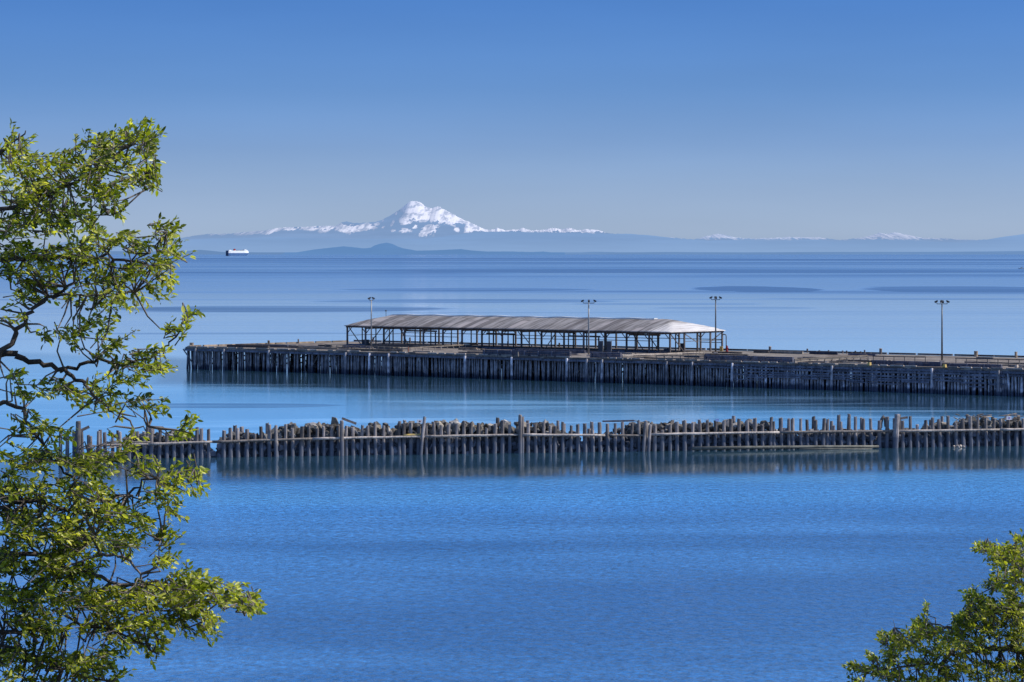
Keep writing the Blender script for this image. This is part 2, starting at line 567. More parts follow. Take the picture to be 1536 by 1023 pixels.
# ------------------------------------------------------------------ mountains, hills, shore
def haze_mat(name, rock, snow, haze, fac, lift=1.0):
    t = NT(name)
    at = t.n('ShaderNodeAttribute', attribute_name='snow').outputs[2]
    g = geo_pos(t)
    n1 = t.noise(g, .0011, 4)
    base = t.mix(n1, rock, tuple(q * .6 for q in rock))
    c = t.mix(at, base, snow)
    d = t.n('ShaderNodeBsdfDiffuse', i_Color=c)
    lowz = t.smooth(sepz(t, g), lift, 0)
    e = t.n('ShaderNodeEmission', i_Color=t.mix(t.math('MULTIPLY', lowz, .6), t.mix(t.smooth(t.noise(t.mapping(g, (.00025, .0001, .004)), 1.0, 5, .6), .35, .65), tuple(q * .93 for q in haze), tuple(q * 1.06 for q in haze)), (.28, .43, .69)), i_Strength=1.0)  # aerial haze painted on as emission, paler towards the base
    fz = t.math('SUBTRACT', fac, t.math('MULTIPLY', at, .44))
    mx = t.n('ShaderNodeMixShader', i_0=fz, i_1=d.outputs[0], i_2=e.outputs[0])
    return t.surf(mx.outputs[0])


def set_attr(o, name, vals):
    a = o.data.attributes.new(name, 'FLOAT', 'POINT')
    a.data.foreach_set('value', np.array(vals, dtype=np.float32))


def sstep(a, b, x):
    t_ = min(1, max(0, (x - a) / (b - a)))
    return t_ * t_ * (3 - 2 * t_)


def ridge(name, table, Y0, depth, mat, x0, x1, step, rows, jag, rough, snowf, label):
    """heightfield rising from the shore at Y0 to a crest at Y0+depth, then falling behind"""
    m = MB()
    snow = []
    Yc = Y0 + depth
    nxx = int((x1 - x0) / step) + 1
    for j in range(rows + 5):
        s = j / (rows - 1)
        for i in range(nxx):
            px = x0 + i * step
            top = lerp_table(table, px)
            if jag:
                top += jag * mnoise.noise(Vector((px * .21, 3.7, j * 0.0))) + .6 * jag * mnoise.noise(Vector((px * .57, 9.1, 0)))
            hc = max(1.0, (HY - top)) / F * Yc + H
            if s <= 1:
                Yr = Y0 + depth * s
                X = (px - CX) / F * Yc
                q = Vector((X / 1500.0, Yr / 2600.0, .3))
                rg = mnoise.ridged_multi_fractal(q, 1.0, 2.1, 4, 1.0, 2.0) - 1.0
                k = s * s * (.35) + s * .65
                z = hc * k * (1 + rough * rg * (1 - s) * 1.2)
                z = min(z, hc * (s * .985 + .015))
                if j == 0: z = 0
            else:
                Yr = Y0 + depth * s
                X = (px - CX) / F * Yc
                z = hc * (1 - (s - 1) * 2.2)
            m.v.append((X, Yr, z))
            snow.append(snowf(px, z / hc, z, X, Yr, hc) if snowf else 0.0)
    for j in range(rows + 4):
        for i in range(nxx - 1):
            m.f.append((j * nxx + i, j * nxx + i + 1, (j + 1) * nxx + i + 1, (j + 1) * nxx + i))
    o = m.build(name, mat, smooth=True)
    set_attr(o, 'snow', snow)
    return tag(o, label, kind='structure')


SKYL = [(100, 358), (273, 357), (301, 352), (309, 351), (348, 350), (379, 347), (400, 345), (414, 342.5), (426, 341), (457, 340.5), (488, 338.6),
        (504, 338.6), (512, 334), (520, 332.2), (528, 334), (539, 334.7), (550, 333.5), (562, 332.7), (572, 330), (582, 325), (594, 318), (604, 310.5), (613, 303.4), (618, 301.8),
        (625, 301.8), (632, 304), (637, 309), (648, 312.5), (656, 309.3), (661, 311), (672, 317), (684, 323.5), (691, 327.5), (707, 334.5), (715, 338), (725, 343),
        (735, 345), (742, 343.7), (746, 341.5), (758, 345.6), (775, 344.5), (785, 342), (797, 345.6), (815, 345), (832, 341.3), (840, 344), (850, 342.5), (854, 341.5), (868, 345.6),
        (880, 344), (895, 344.7), (912, 350), (950, 352), (1018, 357), (1041, 359), (1060, 354), (1078, 350.5), (1092, 353), (1100, 356), (1132, 358), (1182, 355.6),
        (1228, 356), (1260, 360), (1300, 355), (1319, 349.5), (1330, 351), (1342, 347.9), (1355, 351), (1383, 357), (1428, 358), (1465, 360), (1497, 358), (1536, 357), (1700, 356)]
FOOT = [(100, 362), (273, 360), (330, 357), (420, 356), (520, 358), (640, 358), (700, 350), (724, 348), (760, 347.2), (800, 348.5), (860, 349), (905, 351), (940, 350.5), (975, 353), (1020, 358),
        (1060, 361), (1100, 360), (1150, 362), (1220, 359.5), (1250, 362), (1320, 359), (1380, 362), (1440, 364), (1470, 361), (1500, 356), (1536, 351), (1700, 345)]
ISL = [(430, 381), (445, 378.5), (470, 374.5), (495, 371.5), (515, 369.5), (528, 370.5), (545, 372.5), (556, 371.5), (562, 368), (570, 365.5), (580, 364), (588, 365.5), (596, 369.5), (605, 372.5),
       (625, 376), (650, 375.5), (680, 374.2), (692, 373.6), (705, 375.5), (730, 377.3), (760, 377.2), (800, 378), (815, 377.3), (830, 379), (845, 381)]
ISL2 = [(100, 376.5), (273, 377), (285, 376), (300, 374.6), (315, 376), (335, 378), (430, 378.8), (500, 379.2), (868, 379.8), (872, 378.6), (890, 377.6), (920, 378.2), (935, 379.3), (950, 378.6), (1000, 378), (1100, 378.6), (1250, 378),
        (1400, 377.8), (1480, 377.2), (1536, 376.5), (1700, 376)]


CAP = [(592, 318), (598, 316), (605, 315), (613, 321), (618, 326.5), (623, 329), (630, 331.7), (639, 331.7), (648, 332.3), (654.6, 335), (661, 334), (669, 335.6), (674, 335), (683, 338), (693.6, 335), (697.5, 333.5), (707, 336)]
PATCH = [(614, 329, 8, 7), (620, 334, 6, 4), (653, 344, 12, 8), (649, 349, 7, 6), (622, 346, 7, 4), (597, 335, 3, 4.5), (689, 345, 4.5, 4), (714, 342, 11, 4.2), (720, 345, 10, 2.5), (594, 320, 3.4, 3.4), (555, 340, 14, 5), (535, 343, 18, 5.5),
         (512, 340, 11, 5), (498, 343, 12, 5), (472, 343, 12, 2.6), (441, 344, 10, 2), (420, 345, 6, 2), (488, 341, 9, 2.2), (566, 336, 7, 2.5), (604, 346, 4, 2), (632, 340, 3, 3), (576, 331, 2, 2), (582, 341, 2, 2)]


def snow_range(px, r, z, X, Y, hc):
    y = HY - (z - H) / Y * F
    n = mnoise.fractal(Vector((px / 9.0, y / 6.0, 1.3)), 1.0, 2.1, 5)
    n2 = mnoise.fractal(Vector((px / 3.0, y / 2.4, 5.0)), 1.0, 2.0, 4)
    nn = n * 1.25 + n2 * .8
    v = -2.0
    if 592 < px < 707:
        v = (lerp_table(CAP, px) - y) / 4.5
    for cx, cy, rx, ry in PATCH:
        v = max(v, (1 - math.hypot((px - cx) / rx, (y - cy) / ry)) * 1.6)
    if px >= 700:
        base = 348.5 if px < 930 else 358.5
        q = (base - y) / 3.0 - (.0 if px < 930 else -.1)
        v = max(v, min(q, 1.2))
    if px < 420:
        v = max(v, (352.5 - y) / 3.5 - .3)
    if px < 500:
        v = max(v, (343.5 - y) / 4.0 - .25)
    k = sstep(-.1, .2, v + nn * .95)
    k *= 1 - .45 * max(0, min(1, n * 1.9 + n2 * 1.0 - .05))  # rock texture and bluish shadows painted into the snow
    if px > 930: k *= .75
    if px < 410: k *= .6
    return k


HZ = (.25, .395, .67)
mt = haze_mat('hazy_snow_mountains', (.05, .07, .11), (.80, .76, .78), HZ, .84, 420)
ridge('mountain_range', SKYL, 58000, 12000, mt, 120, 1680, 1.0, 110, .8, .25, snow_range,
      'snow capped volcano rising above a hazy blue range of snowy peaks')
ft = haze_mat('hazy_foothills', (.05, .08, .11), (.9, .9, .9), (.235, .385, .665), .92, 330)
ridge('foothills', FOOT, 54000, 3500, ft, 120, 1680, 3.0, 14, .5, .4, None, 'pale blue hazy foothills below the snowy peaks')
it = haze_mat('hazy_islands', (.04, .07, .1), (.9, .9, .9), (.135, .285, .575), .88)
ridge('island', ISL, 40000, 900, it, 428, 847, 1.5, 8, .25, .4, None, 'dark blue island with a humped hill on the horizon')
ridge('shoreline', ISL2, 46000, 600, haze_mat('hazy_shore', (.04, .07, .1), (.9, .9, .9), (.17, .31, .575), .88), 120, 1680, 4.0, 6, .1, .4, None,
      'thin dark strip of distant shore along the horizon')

# ------------------------------------------------------------------ the pier
A = G(278, 520.3, 4.1)
PA = math.atan2(-.635, .773)
ca, sa = math.cos(PA), math.sin(PA)


def to_local(p, o=A):
    d = p - o
    return Vector((d.x * ca + d.y * sa, -d.x * sa + d.y * ca, p.z))


def to_world(x, y, z=4.1):
    return Vector((A.x + x * ca - y * sa, A.y + x * sa + y * ca, z))


def edge_x(px, y=0.0, z=4.1):
    """pier-local x of the point on the line y=const seen at column px"""
    r = (px - CX) / F
    bx, by = A.x - y * sa, A.y + y * ca
    return (r * by - bx) / (ca - r * sa)


DZ, PL, PW = 4.1, 216.0, 47.5
SHED_A, SHED_B = 8, 96
pier = thing('timber_pier', 'long derelict timber pier on hundreds of dark piles, standing across the bay', 'pier', (A.x, A.y, 0), PA)
m = MB()
m.box((PL / 2, PW / 2, DZ - .16), (PL, PW, .32))
deck = m.build('deck', M['deck'], pier)
# cap timbers and stringers along the front and the left end
m = MB()
x = 0.0
while x < PL:
    L = random.uniform(4, 9)
    x1 = min(PL, x + L)
    m.box(((x + x1) / 2, -.10 - random.uniform(0, .05), DZ - .50 - random.uniform(0, .06)), (x1 - x - random.uniform(.02, .15), .28, .36))
    if x > edge_x(1040): m.box(((x + x1) / 2 + .8, .12, DZ - .98 - random.uniform(0, .05)), (x1 - x - .1, .2, .32))
    x = x1
for yy in np.arange(1.2, PW, 3.3):
    m.box((PL / 2, yy, DZ - .56), (PL - .6, .3, .45))
m.box((-.12, PW / 2, DZ - .47), (.28, PW, .42))
m.build('stringer', M['stringer'], pier)
# bull rail: squared logs laid end to end on the deck edge with gaps between
m = MB()
x = .3
while x < PL - 1:
    L = random.uniform(.9, 3.2)
    if random.random() < .82:
        MB().box((x + L / 2, .22 + random.uniform(-.05, .05), DZ + .09), (L, .26, .17)).build('bull_rail', M['wale'], pier)
    x += L + random.uniform(.25, .7)
m = MB()
x = edge_x(516, PW)
x = .5
while x < PL - 1:
    L = random.uniform(5, 9)
    MB().box((x + L / 2, PW - .25, DZ + .2), (L, .34, .3)).build('bull_rail', M['beam'], pier)
    x += L + random.uniform(.1, .5)
m = MB()
y = .8
while y < PW - 2:
    L = random.uniform(2, 5)
    MB().box((.2, y + L / 2, DZ + .14), (.32, L, .28)).build('bull_rail', M['drift'], pier)
    y += L + random.uniform(.2, .6)

# piles
pile_v = []
for k in range(7):
    mm = MB()
    bx, by = random.uniform(-.06, .06), random.uniform(-.06, .06)
    mm.tube([(bx, by, 0), (bx * .3, by * .3, .35), (0, 0, .7), (0, 0, 1.0)], [.235, .22, .205, .185], 9, .07, .012)
    pile_v.append(mm.mesh('pile', M['pier_pile'], True))
bw_pile_v = []
for k in range(7):
    mm = MB()
    mm.tube([(0, 0, 0), (0, 0, .35), (0, 0, .7), (0, 0, 1.0)], [.215, .205, .19, .175], 9, .07, .018)
    bw_pile_v.append(mm.mesh('pile', M['pile'], False))


def add_pile_tube(mm, x, y, z0, z1, r, lx=0.0, ly=0.0):
    mm.tube([(x + lx, y + ly, z0), (x + lx * .4, y + ly * .4, (z0 + z1) / 2), (x, y, z1)], [r * 1.1, r, r * .88], 6, .08)


xe = edge_x(1536)
front = []
x = .25
while x < PL - .3:
    front.append(x)
    sp = random.uniform(.4, .72)
    if x < edge_x(470): sp = random.choice((.55, .6, .9, 1.4, 1.5))
    x += sp
fx = sorted([q for q in front if q < xe + .2], reverse=True)
own = set(fx[:100])
rest = MB()
for x in front:
    r = random.uniform(.68, 1.08)
    y = random.uniform(.15, .6)
    if x in own:
        inst('pile', random.choice(pile_v), pier, (x, y, -.6), (R(random.uniform(-1.2, 1.2)), R(random.uniform(-2.6, 2.6)), random.uniform(0, 6)), (r, r, DZ - .33 + .6 - .005))
    else:
        add_pile_tube(rest, x, y, -.6, DZ - .33, .2 * r, random.uniform(-.3, .3), random.uniform(-.1, .1))
# inner bents
for x in np.arange(1.0, PL - 1, 3.0):
    dense = sstep(edge_x(380), edge_x(560), x)
    for y in np.arange(1.8, PW, 1.9 if x > edge_x(400) else 2.6):
        if random.random() < .66 + .34 * dense:
            add_pile_tube(rest, x + random.uniform(-.4, .4), y + random.uniform(-.5, .5), -.6, DZ - .33, random.uniform(.16, .24), random.uniform(-.35, .35), 0)
    if random.random() < .9:
        add_pile_tube(rest, x + random.uniform(-1, 1), 1.1 + random.random(), -.6, DZ - .33, .15, random.uniform(-.9, .9), random.uniform(-.2, .2))
for y in np.arange(.7, PW, .95):
    add_pile_tube(rest, .3 + random.uniform(-.1, .2), y, -.6, DZ - .33, random.uniform(.17, .23), random.uniform(-.2, .2), random.uniform(-.2, .2))
o = rest.build('pile', M['pier_pile'], pier, True)
o['kind'] = 'stuff'
# diagonal bracing on the front bents
m = MB()
for x in np.arange(1.5, PL - 6, 4.4):
    if random.random() < .62:
        s = random.choice((-1, 1))
        m.bar((x, .75, .7 + random.random() * .4), (x + s * random.uniform(1.8, 3.4), .75, DZ - .45), .14, .2)
for x in np.arange(3, PL - 3, 3.0):
    m.bar((x, 1.0, 1.0), (x, 11.5, DZ - .5), .16, .22)
m.build('cross_brace', M['beam'], pier)
# horizontal fender planking on the right-hand half of the front
m = MB()
xa, xb = edge_x(1093), edge_x(1508)
for zz, hh, pr in ((3.05, .34, .94), (2.55, .26, .85), (2.12, .24, .8), (1.72, .3, .86), (1.3, .16, .35)):
    x = xa + random.uniform(-1, 5)
    while x < xb:
        L = random.uniform(2.5, 8)
        if random.random() < pr:
            dz = random.uniform(-.08, .08)
            m.bar((x, -.13 - random.uniform(0, .06), zz + dz), (min(x + L, xb), -.13 - random.uniform(0, .06), zz + dz + random.uniform(-.06, .06)), .12, hh * random.uniform(.8, 1.15))
        x += L + random.uniform(.05, .5)
m.build('fender_planking', M['fender'], pier)
# long outer fender posts
for px in (295, 338, 405, 520, 556, 585, 700, 770, 852, 882, 905, 1002, 1040, 1100, 1250, 1400, 1500):
    x = edge_x(px)
    inst('fender_post', random.choice(pile_v), pier, (x, -.42, -.6), (0, R(random.uniform(-1, 1)), random.random() * 6), (1.05, 1.05, 4.5))

for k in range(64):  # low timbers added as deck clutter and dark shadow strips
    x = random.uniform(2, PL - 14)
    y = random.choice((3.2, 5.5, 8.5, 12, 16, 20, 25, 34, 40)) + random.uniform(-.5, .5)
    if SHED_A < x < SHED_B and y > 26: y = random.uniform(3, 24)
    L = random.uniform(3, 13)
    hh = random.choice((.2, .25, .3, .45))
    MB().box((x + L / 2, y, DZ + hh / 2 + .004), (L, random.uniform(.25, .5), hh)).build('kerb_timber', random.choice((M['beam'], M['bulk'], M['bulk'], M['greybeam'], M['drift'])), pier)

# ------------------------------------------------------------------ the open shed on the pier
SY, SW = 28.5, 16.0
SX0, SX1 = edge_x(521, SY), edge_x(1005, SY)
SL = SX1 - SX0
sp0 = to_world(SX0, SY, DZ)
shed = thing('open_shed', 'long wall-less timber shed with rusty grey roof and sun-bright hipped end, standing on the pier', 'shed', sp0, PA)
EZ, RISE = 3.78, 2.05
m = MB()
NU, NV = 130, 30
ov = .45


def roof_h(x, y):
    dy = min(y + ov, SW + ov - y) / (SW / 2 + ov)
    dx = min((x + ov) / 5.2, (SL + ov - x) / 6.2, 1.0)
    pr = lambda q: 1 - (1 - min(1, max(0, q))) ** 1.22
    hgt = RISE * min(pr(dy), pr(dx))
    return hgt


us = [-ov + (SL + 2 * ov) * i / NU for i in range(NU + 1)]
vs = [-ov + (SW + 2 * ov) * j / NV for j in range(NV + 1)]
for th in (0.0, -.1):
    for y in vs:
        for x in us:
            sag = .05 * math.sin(x * .8 + y * .2) * 1.0 + .07 * mnoise.noise(Vector((x * .13, y * .1, 1)))
            edge = min(1, min(x + ov, SL + ov - x, y + ov, SW + ov - y) / 1.0)
            m.v.append((x, y, EZ + roof_h(x, y) + sag * edge + th))
n1 = NU + 1
off = n1 * (NV + 1)
for j in range(NV):
    for i in range(NU):
        q = (j * n1 + i, j * n1 + i + 1, (j + 1) * n1 + i + 1, (j + 1) * n1 + i)
        m.f.append(q)
        m.f.append(tuple(off + k for k in reversed(q)))
for i in range(NU):
    m.f.append((i + 1, i, off + i, off + i + 1))
    b = NV * n1
    m.f.append((b + i, b + i + 1, off + b + i + 1, off + b + i))
for j in range(NV):
    m.f.append((j * n1, (j + 1) * n1, off + (j + 1) * n1, off + j * n1))
    b = NU
    m.f.append((b + (j + 1) * n1, b + j * n1, off + b + j * n1, off + b + (j + 1) * n1))
m.build('roof', roof_mat(SL), shed, True)
# white strip following the ridge
m = MB()
pts = []
for i in range(60):
    x = 1.4 + (SL - 10.6) * i / 59
    pts.append((x, SW / 2 + .1, EZ + roof_h(x, SW / 2) + .05 + .05 * math.sin(x * .8 + 1.6) + .07 * mnoise.noise(Vector((x * .13, .8, 1)))))
for a, b in zip(pts, pts[1:]):
    m.bar(a, b, 1.0, .2)
m.build('ridge_strip', M['white'], shed)
# eave beams
m = MB()
m.box((SL / 2, -.02, EZ - .24), (SL + .6, .2, .24))
m.box((SL / 2, SW + .02, EZ - .24), (SL + .6, .2, .24))
m.box((-.12, SW / 2, EZ - .25), (.2, SW - .25, .24))
m.box((SL + .12, SW / 2, EZ - .25), (.2, SW - .25, .24))
m.build('eave_beam', M['beam'], shed)
# tie beams inside
NB = 16
bay = SL / NB
m = MB()
for i in range(1, NB):
    m.box((i * bay, SW / 2, EZ - .5), (.16, SW - .2, .2))
m.build('tie_beam', M['beam'], shed)
post_m = MB().box((0, 0, (EZ - .37) / 2), (.27, .27, EZ - .37)).mesh('post', M['beam'])
post_t = MB().box((0, 0, (EZ - .37) / 2), (.17, .17, EZ - .37)).mesh('post', M['steel'])
for i in range(NB + 1):
    inst('post', post_m, shed, (i * bay + (random.uniform(-.25, .25) if 0 < i < NB else 0), 0, 0))
    inst('post', post_m, shed, (i * bay, SW, 0))
for i in range(1, NB, 1):
    inst('post', post_t, shed, (i * bay + random.uniform(-.9, .9), SW * .5 + random.uniform(-.5, .5), 0))
for y in (SW * .27, SW * .52, SW * .77):
    inst('post', post_m, shed, (SL, y, 0))
    inst('post', post_t, shed, (0, y, 0))
# knee braces, long diagonal braces
m = MB()
for i in range(NB + 1):
    x = i * bay
    for s in (-1, 1):
        if 0 <= x + s * 1.2 <= SL and random.random() < .65:
            MB().bar((x + s * .1, .02, EZ - 1.35), (x + s * 1.15, .02, EZ - .3), .12).build('knee_brace', M['beam'], shed)
        if 0 <= x + s * 1.2 <= SL and random.random() < .3:
            MB().bar((x + s * .1, SW, EZ - 1.35), (x + s * 1.15, SW, EZ - .3), .12).build('knee_brace', M['beam'], shed)
m = MB()


def sx_at(px, y=0.0): return edge_x(px, SY + y) - SX0


for (pa, pb, up) in ((523, 541, -1), (552, 571, 1), (571, 590, 1), (600, 612, -1), (779, 800, -1), (816, 834, 1), (970, 990, -1), (1003, 1019, 1), (948, 966, -1)):
    x0, x1 = sx_at(pa), sx_at(pb)
    z0, z1 = (EZ - .4, .1) if up < 0 else (.1, EZ - .4)
    MB().bar((max(0.1, x0), .16, z0), (min(SL - .1, x1), .16, z1), .13).build('diagonal_brace', M['beam'], shed)
for qa, qb in (((SL, .2, EZ - .4), (SL, 4.2, .15)), ((SL, 4.4, EZ - .4), (SL, 8.2, EZ - 2.0)), ((SL, 15.6, EZ - .5), (SL, 12.6, EZ - 1.9))):
    MB().bar(qa, qb, .13).build('diagonal_brace', M['beam'], shed)
# thin horizontal rails at the back and the ends
m = MB()
for zz in (1.5, 2.1):
    x = 0
    while x < SL:
        L = bay * random.choice((1, 2, 3))
        if random.random() < .85:
            MB().box((min(SL, x + L) / 2 + x / 2, SW - .19, zz + random.uniform(-.05, .05)), (min(SL, x + L) - x, .08, .12)).build('rail', M['steel'], shed)
        x += L
MB().box((0, SW / 2, 1.9), (.08, SW - .3, .1)).build('rail', M['steel'], shed)
MB().box((SL, SW * .63, 2.0), (.08, SW * .70, .1)).build('rail', M['steel'], shed)
# sliding-door frames: dark headers hung below the eaves with their jambs
for (pa, pb, zz, y) in ((609, 655, 3.0, 1.2), (700, 742, 3.35, 6.5), (730, 772, 2.75, 1.6), (815, 862, 3.12, 7.0), (853, 900, 2.62, 1.8), (944, 990, 3.1, 2.5)):
    x0, x1 = sx_at(pa, y), sx_at(pb, y)
    m = MB()
    m.box(((x0 + x1) / 2, y, zz), (x1 - x0, .3, .3))
    m.box((x1 - .3, y, (zz - .15) / 2), (.2, .2, zz - .16))
    m.bar((x0 + .3, y, zz + .15), (x0 + .3, y, EZ - .25), .12)
    m.build('door_header', M['beam'], shed)
# low sill the posts stand on
m = MB()
for i in range(NB):
    if random.random() < .8:
        MB().box(((i + .5) * bay, -.05, .14), (bay - .32, .3, .26)).build('sill', M['bulk'], shed)
# bent pipe at the right rear corner
m = MB()
m.tube([(SL + .15, SW, 3.0), (SL + .5, SW, 3.05), (SL + .85, SW, 2.95), (SL + .9, SW, 2.6), (SL + .9, SW, .05)], .09, 8)
m.build('drainpipe', M['steel'], shed, True)
# small vent and mast on the roof
m = MB()
x = sx_at(579, SW / 2)
m.tube([(x, SW / 2, EZ + RISE - .4), (x, SW / 2, EZ + RISE + .75)], .05, 6)
m.box((x, SW / 2, EZ + RISE + .75), (.25, .25, .22))
m.build('mast', M['lamp'], shed)
m = MB()
m.box((.6, SW * .45, EZ + .95), (.9, .35, .25))
m.tube([(.6, SW * .45, EZ + .2), (.6, SW * .45, EZ + .85)], .05, 6)
m.build('vent', M['lamp'], shed)


# ------------------------------------------------------------------ lamp posts
def lamp_post(px, py, top, label, nl, span, pale=False, yaw=0.0):
    b = G(px, py, DZ)
    hgt = (py - top) / F * b.y
    t = thing('lamp_post', label, 'lamp post', b, PA + yaw, 'floodlight masts on the pier')
    pm = M['palesteel'] if pale else M['steel']
    MB().tube([(0, 0, .3), (0, 0, hgt * .5), (0, 0, hgt - .35)], [.16, .13, .095], 10).build('pole', pm, t, True)
    MB().box((0, 0, .16), (.7, .7, .32)).build('base', M['concrete'], t)
    arm = MB()
    arm.bar((-span, 0, hgt - .42), (span, 0, hgt - .42), .1)
    arm.bar((-span, 0, hgt - .42), (-span, 0, hgt - .12), .08)
    arm.bar((span, 0, hgt - .42), (span, 0, hgt - .12), .08)
    if nl > 3:
        arm.bar((0, -span * .7, hgt - .42), (0, span * .7, hgt - .42), .1)
    arm.build('crossarm', M['lamp'], t)
    spots = [(-span, 0), (span, 0), (0, -span * .7), (0, span * .7), (-span * .5, 0.0)][:nl]
    for k, (x, y) in enumerate(spots):
        a = math.atan2(y, x) if (x or y) else 0
        Mx = Matrix.Rotation(a, 3, 'Z') @ Matrix.Rotation(R(28), 3, 'Y')
        c = Vector((x * 1.18, y * 1.18, hgt - .05))
        L = MB().box(c, (.46, .32, .26), Mx)
        L.box(c + Mx @ Vector((-.27, 0, 0)), (.16, .2, .17), Mx)
        lo = L.build('floodlight', M['lamp'], t)
        MB().box(c + Mx @ Vector((.03, 0, -.145)), (.38, .26, .03), Mx).build('lens', M['lens'], lo)
    return t


lamp_post(557, 523.5, 447, 'slim grey floodlight mast in front of the shed roof left end', 2, .35, True, R(60))
lamp_post(883, 534.5, 451, 'pale floodlight mast with wide spread arms near the middle of the shed', 3, .95, True, R(40))
lamp_post(1073.5, 530.5, 446, 'dark floodlight mast crossing the sun-bright hipped end of the shed roof', 4, .75, False, R(42))
lamp_post(1413, 543.5, 452, 'tall dark floodlight mast standing alone on the right part of the pier', 4, .85, False, R(42))


# ------------------------------------------------------------------ things on the deck
def on_deck(px, py): return G(px, py, DZ)


def bollard(px, py, wpx, hpx, label, mat, group='timber posts along the pier edges', name='bollard', rim=True):
    b = on_deck(px, py)
    k = b.y / F
    wd, hg = wpx * k, hpx * k
    t = thing(name, label, 'bollard', b, PA, group)
    MB().tube([(0, 0, 0), (0, 0, hg * .5), (0, 0, hg * .93)], [wd / 2 * 1.02, wd / 2 * .98, wd / 2], 12, .03).build('post', mat, t)
    MB().tube([(0, 0, hg * .93), (0, 0, hg)], [wd / 2 * 1.1, wd / 2 * 1.0], 12, .03, .01).build('cap', M['drift'] if rim else mat, t)
    return t


def edge_y(px): # screen row of the far deck edge
    x = edge_x(px, PW - .9)
    p = to_world(x, PW - .9)
    return HY + (H - DZ) / p.y * F


bollard(287.5, 520, 6.5, 6.0, 'wide tan bollard at the far left corner of the pier', M['drift'])
bollard(403, 516.5, 3.5, 6.0, 'tan post on the left end of the pier, left of the thinner dark one', M['drift'])
bollard(447.5, 515, 2.2, 6.5, 'thin dark post on the left end of the pier beside the shed', M['beam'])
for px, wp, hp, lb, mt_ in ((1155, 4, 8, 'tall dark bollard on the far pier edge just right of the shed', M['pile']),
                            (1211, 2.6, 6, 'medium dark post on the far pier edge, first of the row of stumps', M['beam']),
                            (1321, 4.2, 9, 'tall brown bollard on the far pier edge where the stump row ends', M['pile']),
                            (1464, 6.0, 8.5, 'widest brown bollard on the far pier edge, right of the lone mast', M['drift']),
                            (1524, 4.2, 9, 'brown bollard on the far pier edge at the right side of the photo', M['drift'])):
    bollard(px, edge_y(px), wp, hp, lb, mt_)
for px, hp in ((1229, 4), (1243, 4.5), (1264, 4.5), (1270, 4.5), (1283, 4.5), (1291, 4), (1297, 6), (1306, 3)):
    bollard(px, edge_y(px), 2.4, hp, 'small dark stump in the row on the far pier edge', M['beam'], 'small stumps on the far pier edge', 'stump', False)
for px, hp in ((560, 7.5), (615, 8.5), (692, 4.5), (762, 6.5), (863, 8), (985, 3.5), (839, 6)):
    bollard(px, edge_y(px) + .3, 2.6, hp, 'dark stump on the far pier edge seen through the open shed', M['beam'], 'stumps seen through the shed', 'stump', False)


def railing(pa, pb, hgt, label, mat, n, rails=(1.0,), name='railing', pst=.1, top=.14):
    a, b = on_deck(*pa), on_deck(*pb)
    d = b - a
    t = thing(name, label, 'railing', a, math.atan2(d.y, d.x))
    L = d.length
    for k in range(n + 1):
        MB().box((L * k / n, 0, hgt / 2), (pst, pst, hgt)).build('post', mat, t)
    for r_ in rails:
        MB().box((L / 2, -.09, hgt * r_ - top / 2), (L + .2, .07, top)).build('rail', mat, t)
    return t


railing((488, 523.2), (612, 526.5), .85, 'long dark post and rail fence on the deck left of the rusty post', M['steel'], 14, (1.0, .55))
railing((615, 527), (716, 521.5), .75, 'pale slanting ramp railing on the deck below the left half of the shed', M['greybeam'], 11, (1.0,), top=.2)
railing((934, 539.2), (1056, 534.2), .8, 'slanting grey railing on the deck below the bright end of the shed', M['greybeam'], 10, (1.0, .6), top=.18)
railing((985, 541.5), (1056, 541.8), .95, 'short brown railing near the deck edge in front of the slanting grey one', M['steel'], 6, (1.0, .5))
railing((1192, 545), (1300, 538.8), .75, 'pale slanting ramp railing on the deck right of the shed', M['greybeam'], 10, (1.0, .55), top=.2)
railing((1215, 546), (1302, 542.5), .85, 'thin dark railing in front of the ramp right of the shed', M['steel'], 8)
railing((1310, 542.2), (1388, 543.5), .95, 'thin dark open railing on the deck left of the lone mast', M['steel'], 5)
railing((1434, 545.5), (1545, 548), .95, 'thin dark open railing on the deck right of the lone mast', M['steel'], 7)


def bulkhead(pa, pb, hgt, label, rows=3, th=.5):
    a, b = on_deck(*pa), on_deck(*pb)
    d = b - a
    t = thing('timber_bulkhead', label, 'bulkhead', a, math.atan2(d.y, d.x), 'low timber bulkheads on the deck')
    L = d.length
    m = MB()
    for r_ in range(rows):
        x = 0
        while x < L:
            q = min(L, x + random.uniform(4, 8))
            m.box(((x + q) / 2, random.uniform(-.04, .04), hgt / rows * (r_ + .5)), (q - x - .05, th, hgt / rows - .03))
            x = q
    m.build('wall', M['bulk'], t)
    m = MB()
    for k in range(int(L / 3)):
        m.box((k * 3 + .5, -th / 2 - .09, hgt * .5), (.16, .12, hgt * 1.02))
    m.build('stud', M['bulk'], t)
    return t


bulkhead((725, 532.2), (856, 535.6), .95, 'longest low dark timber bulkhead on the deck, in front of the shed middle')
bulkhead((772, 527.5), (878, 530), .6, 'low dark timber bulkhead closest to the shed sill, behind the longest one')
bulkhead((886, 536.2), (932, 537.3), .95, 'short low dark timber bulkhead right of the pale floodlight mast')
bulkhead((1057, 540.6), (1190, 544.2), .95, 'low dark timber bulkhead on the deck just right of the grey slanting railing')
bulkhead((1309, 547.2), (1412, 549.8), .75, 'low dark timber bulkhead on the deck left of the lone mast')
bulkhead((1422, 550.4), (1503, 552.3), .6, 'low dark timber bulkhead on the deck right of the lone mast')


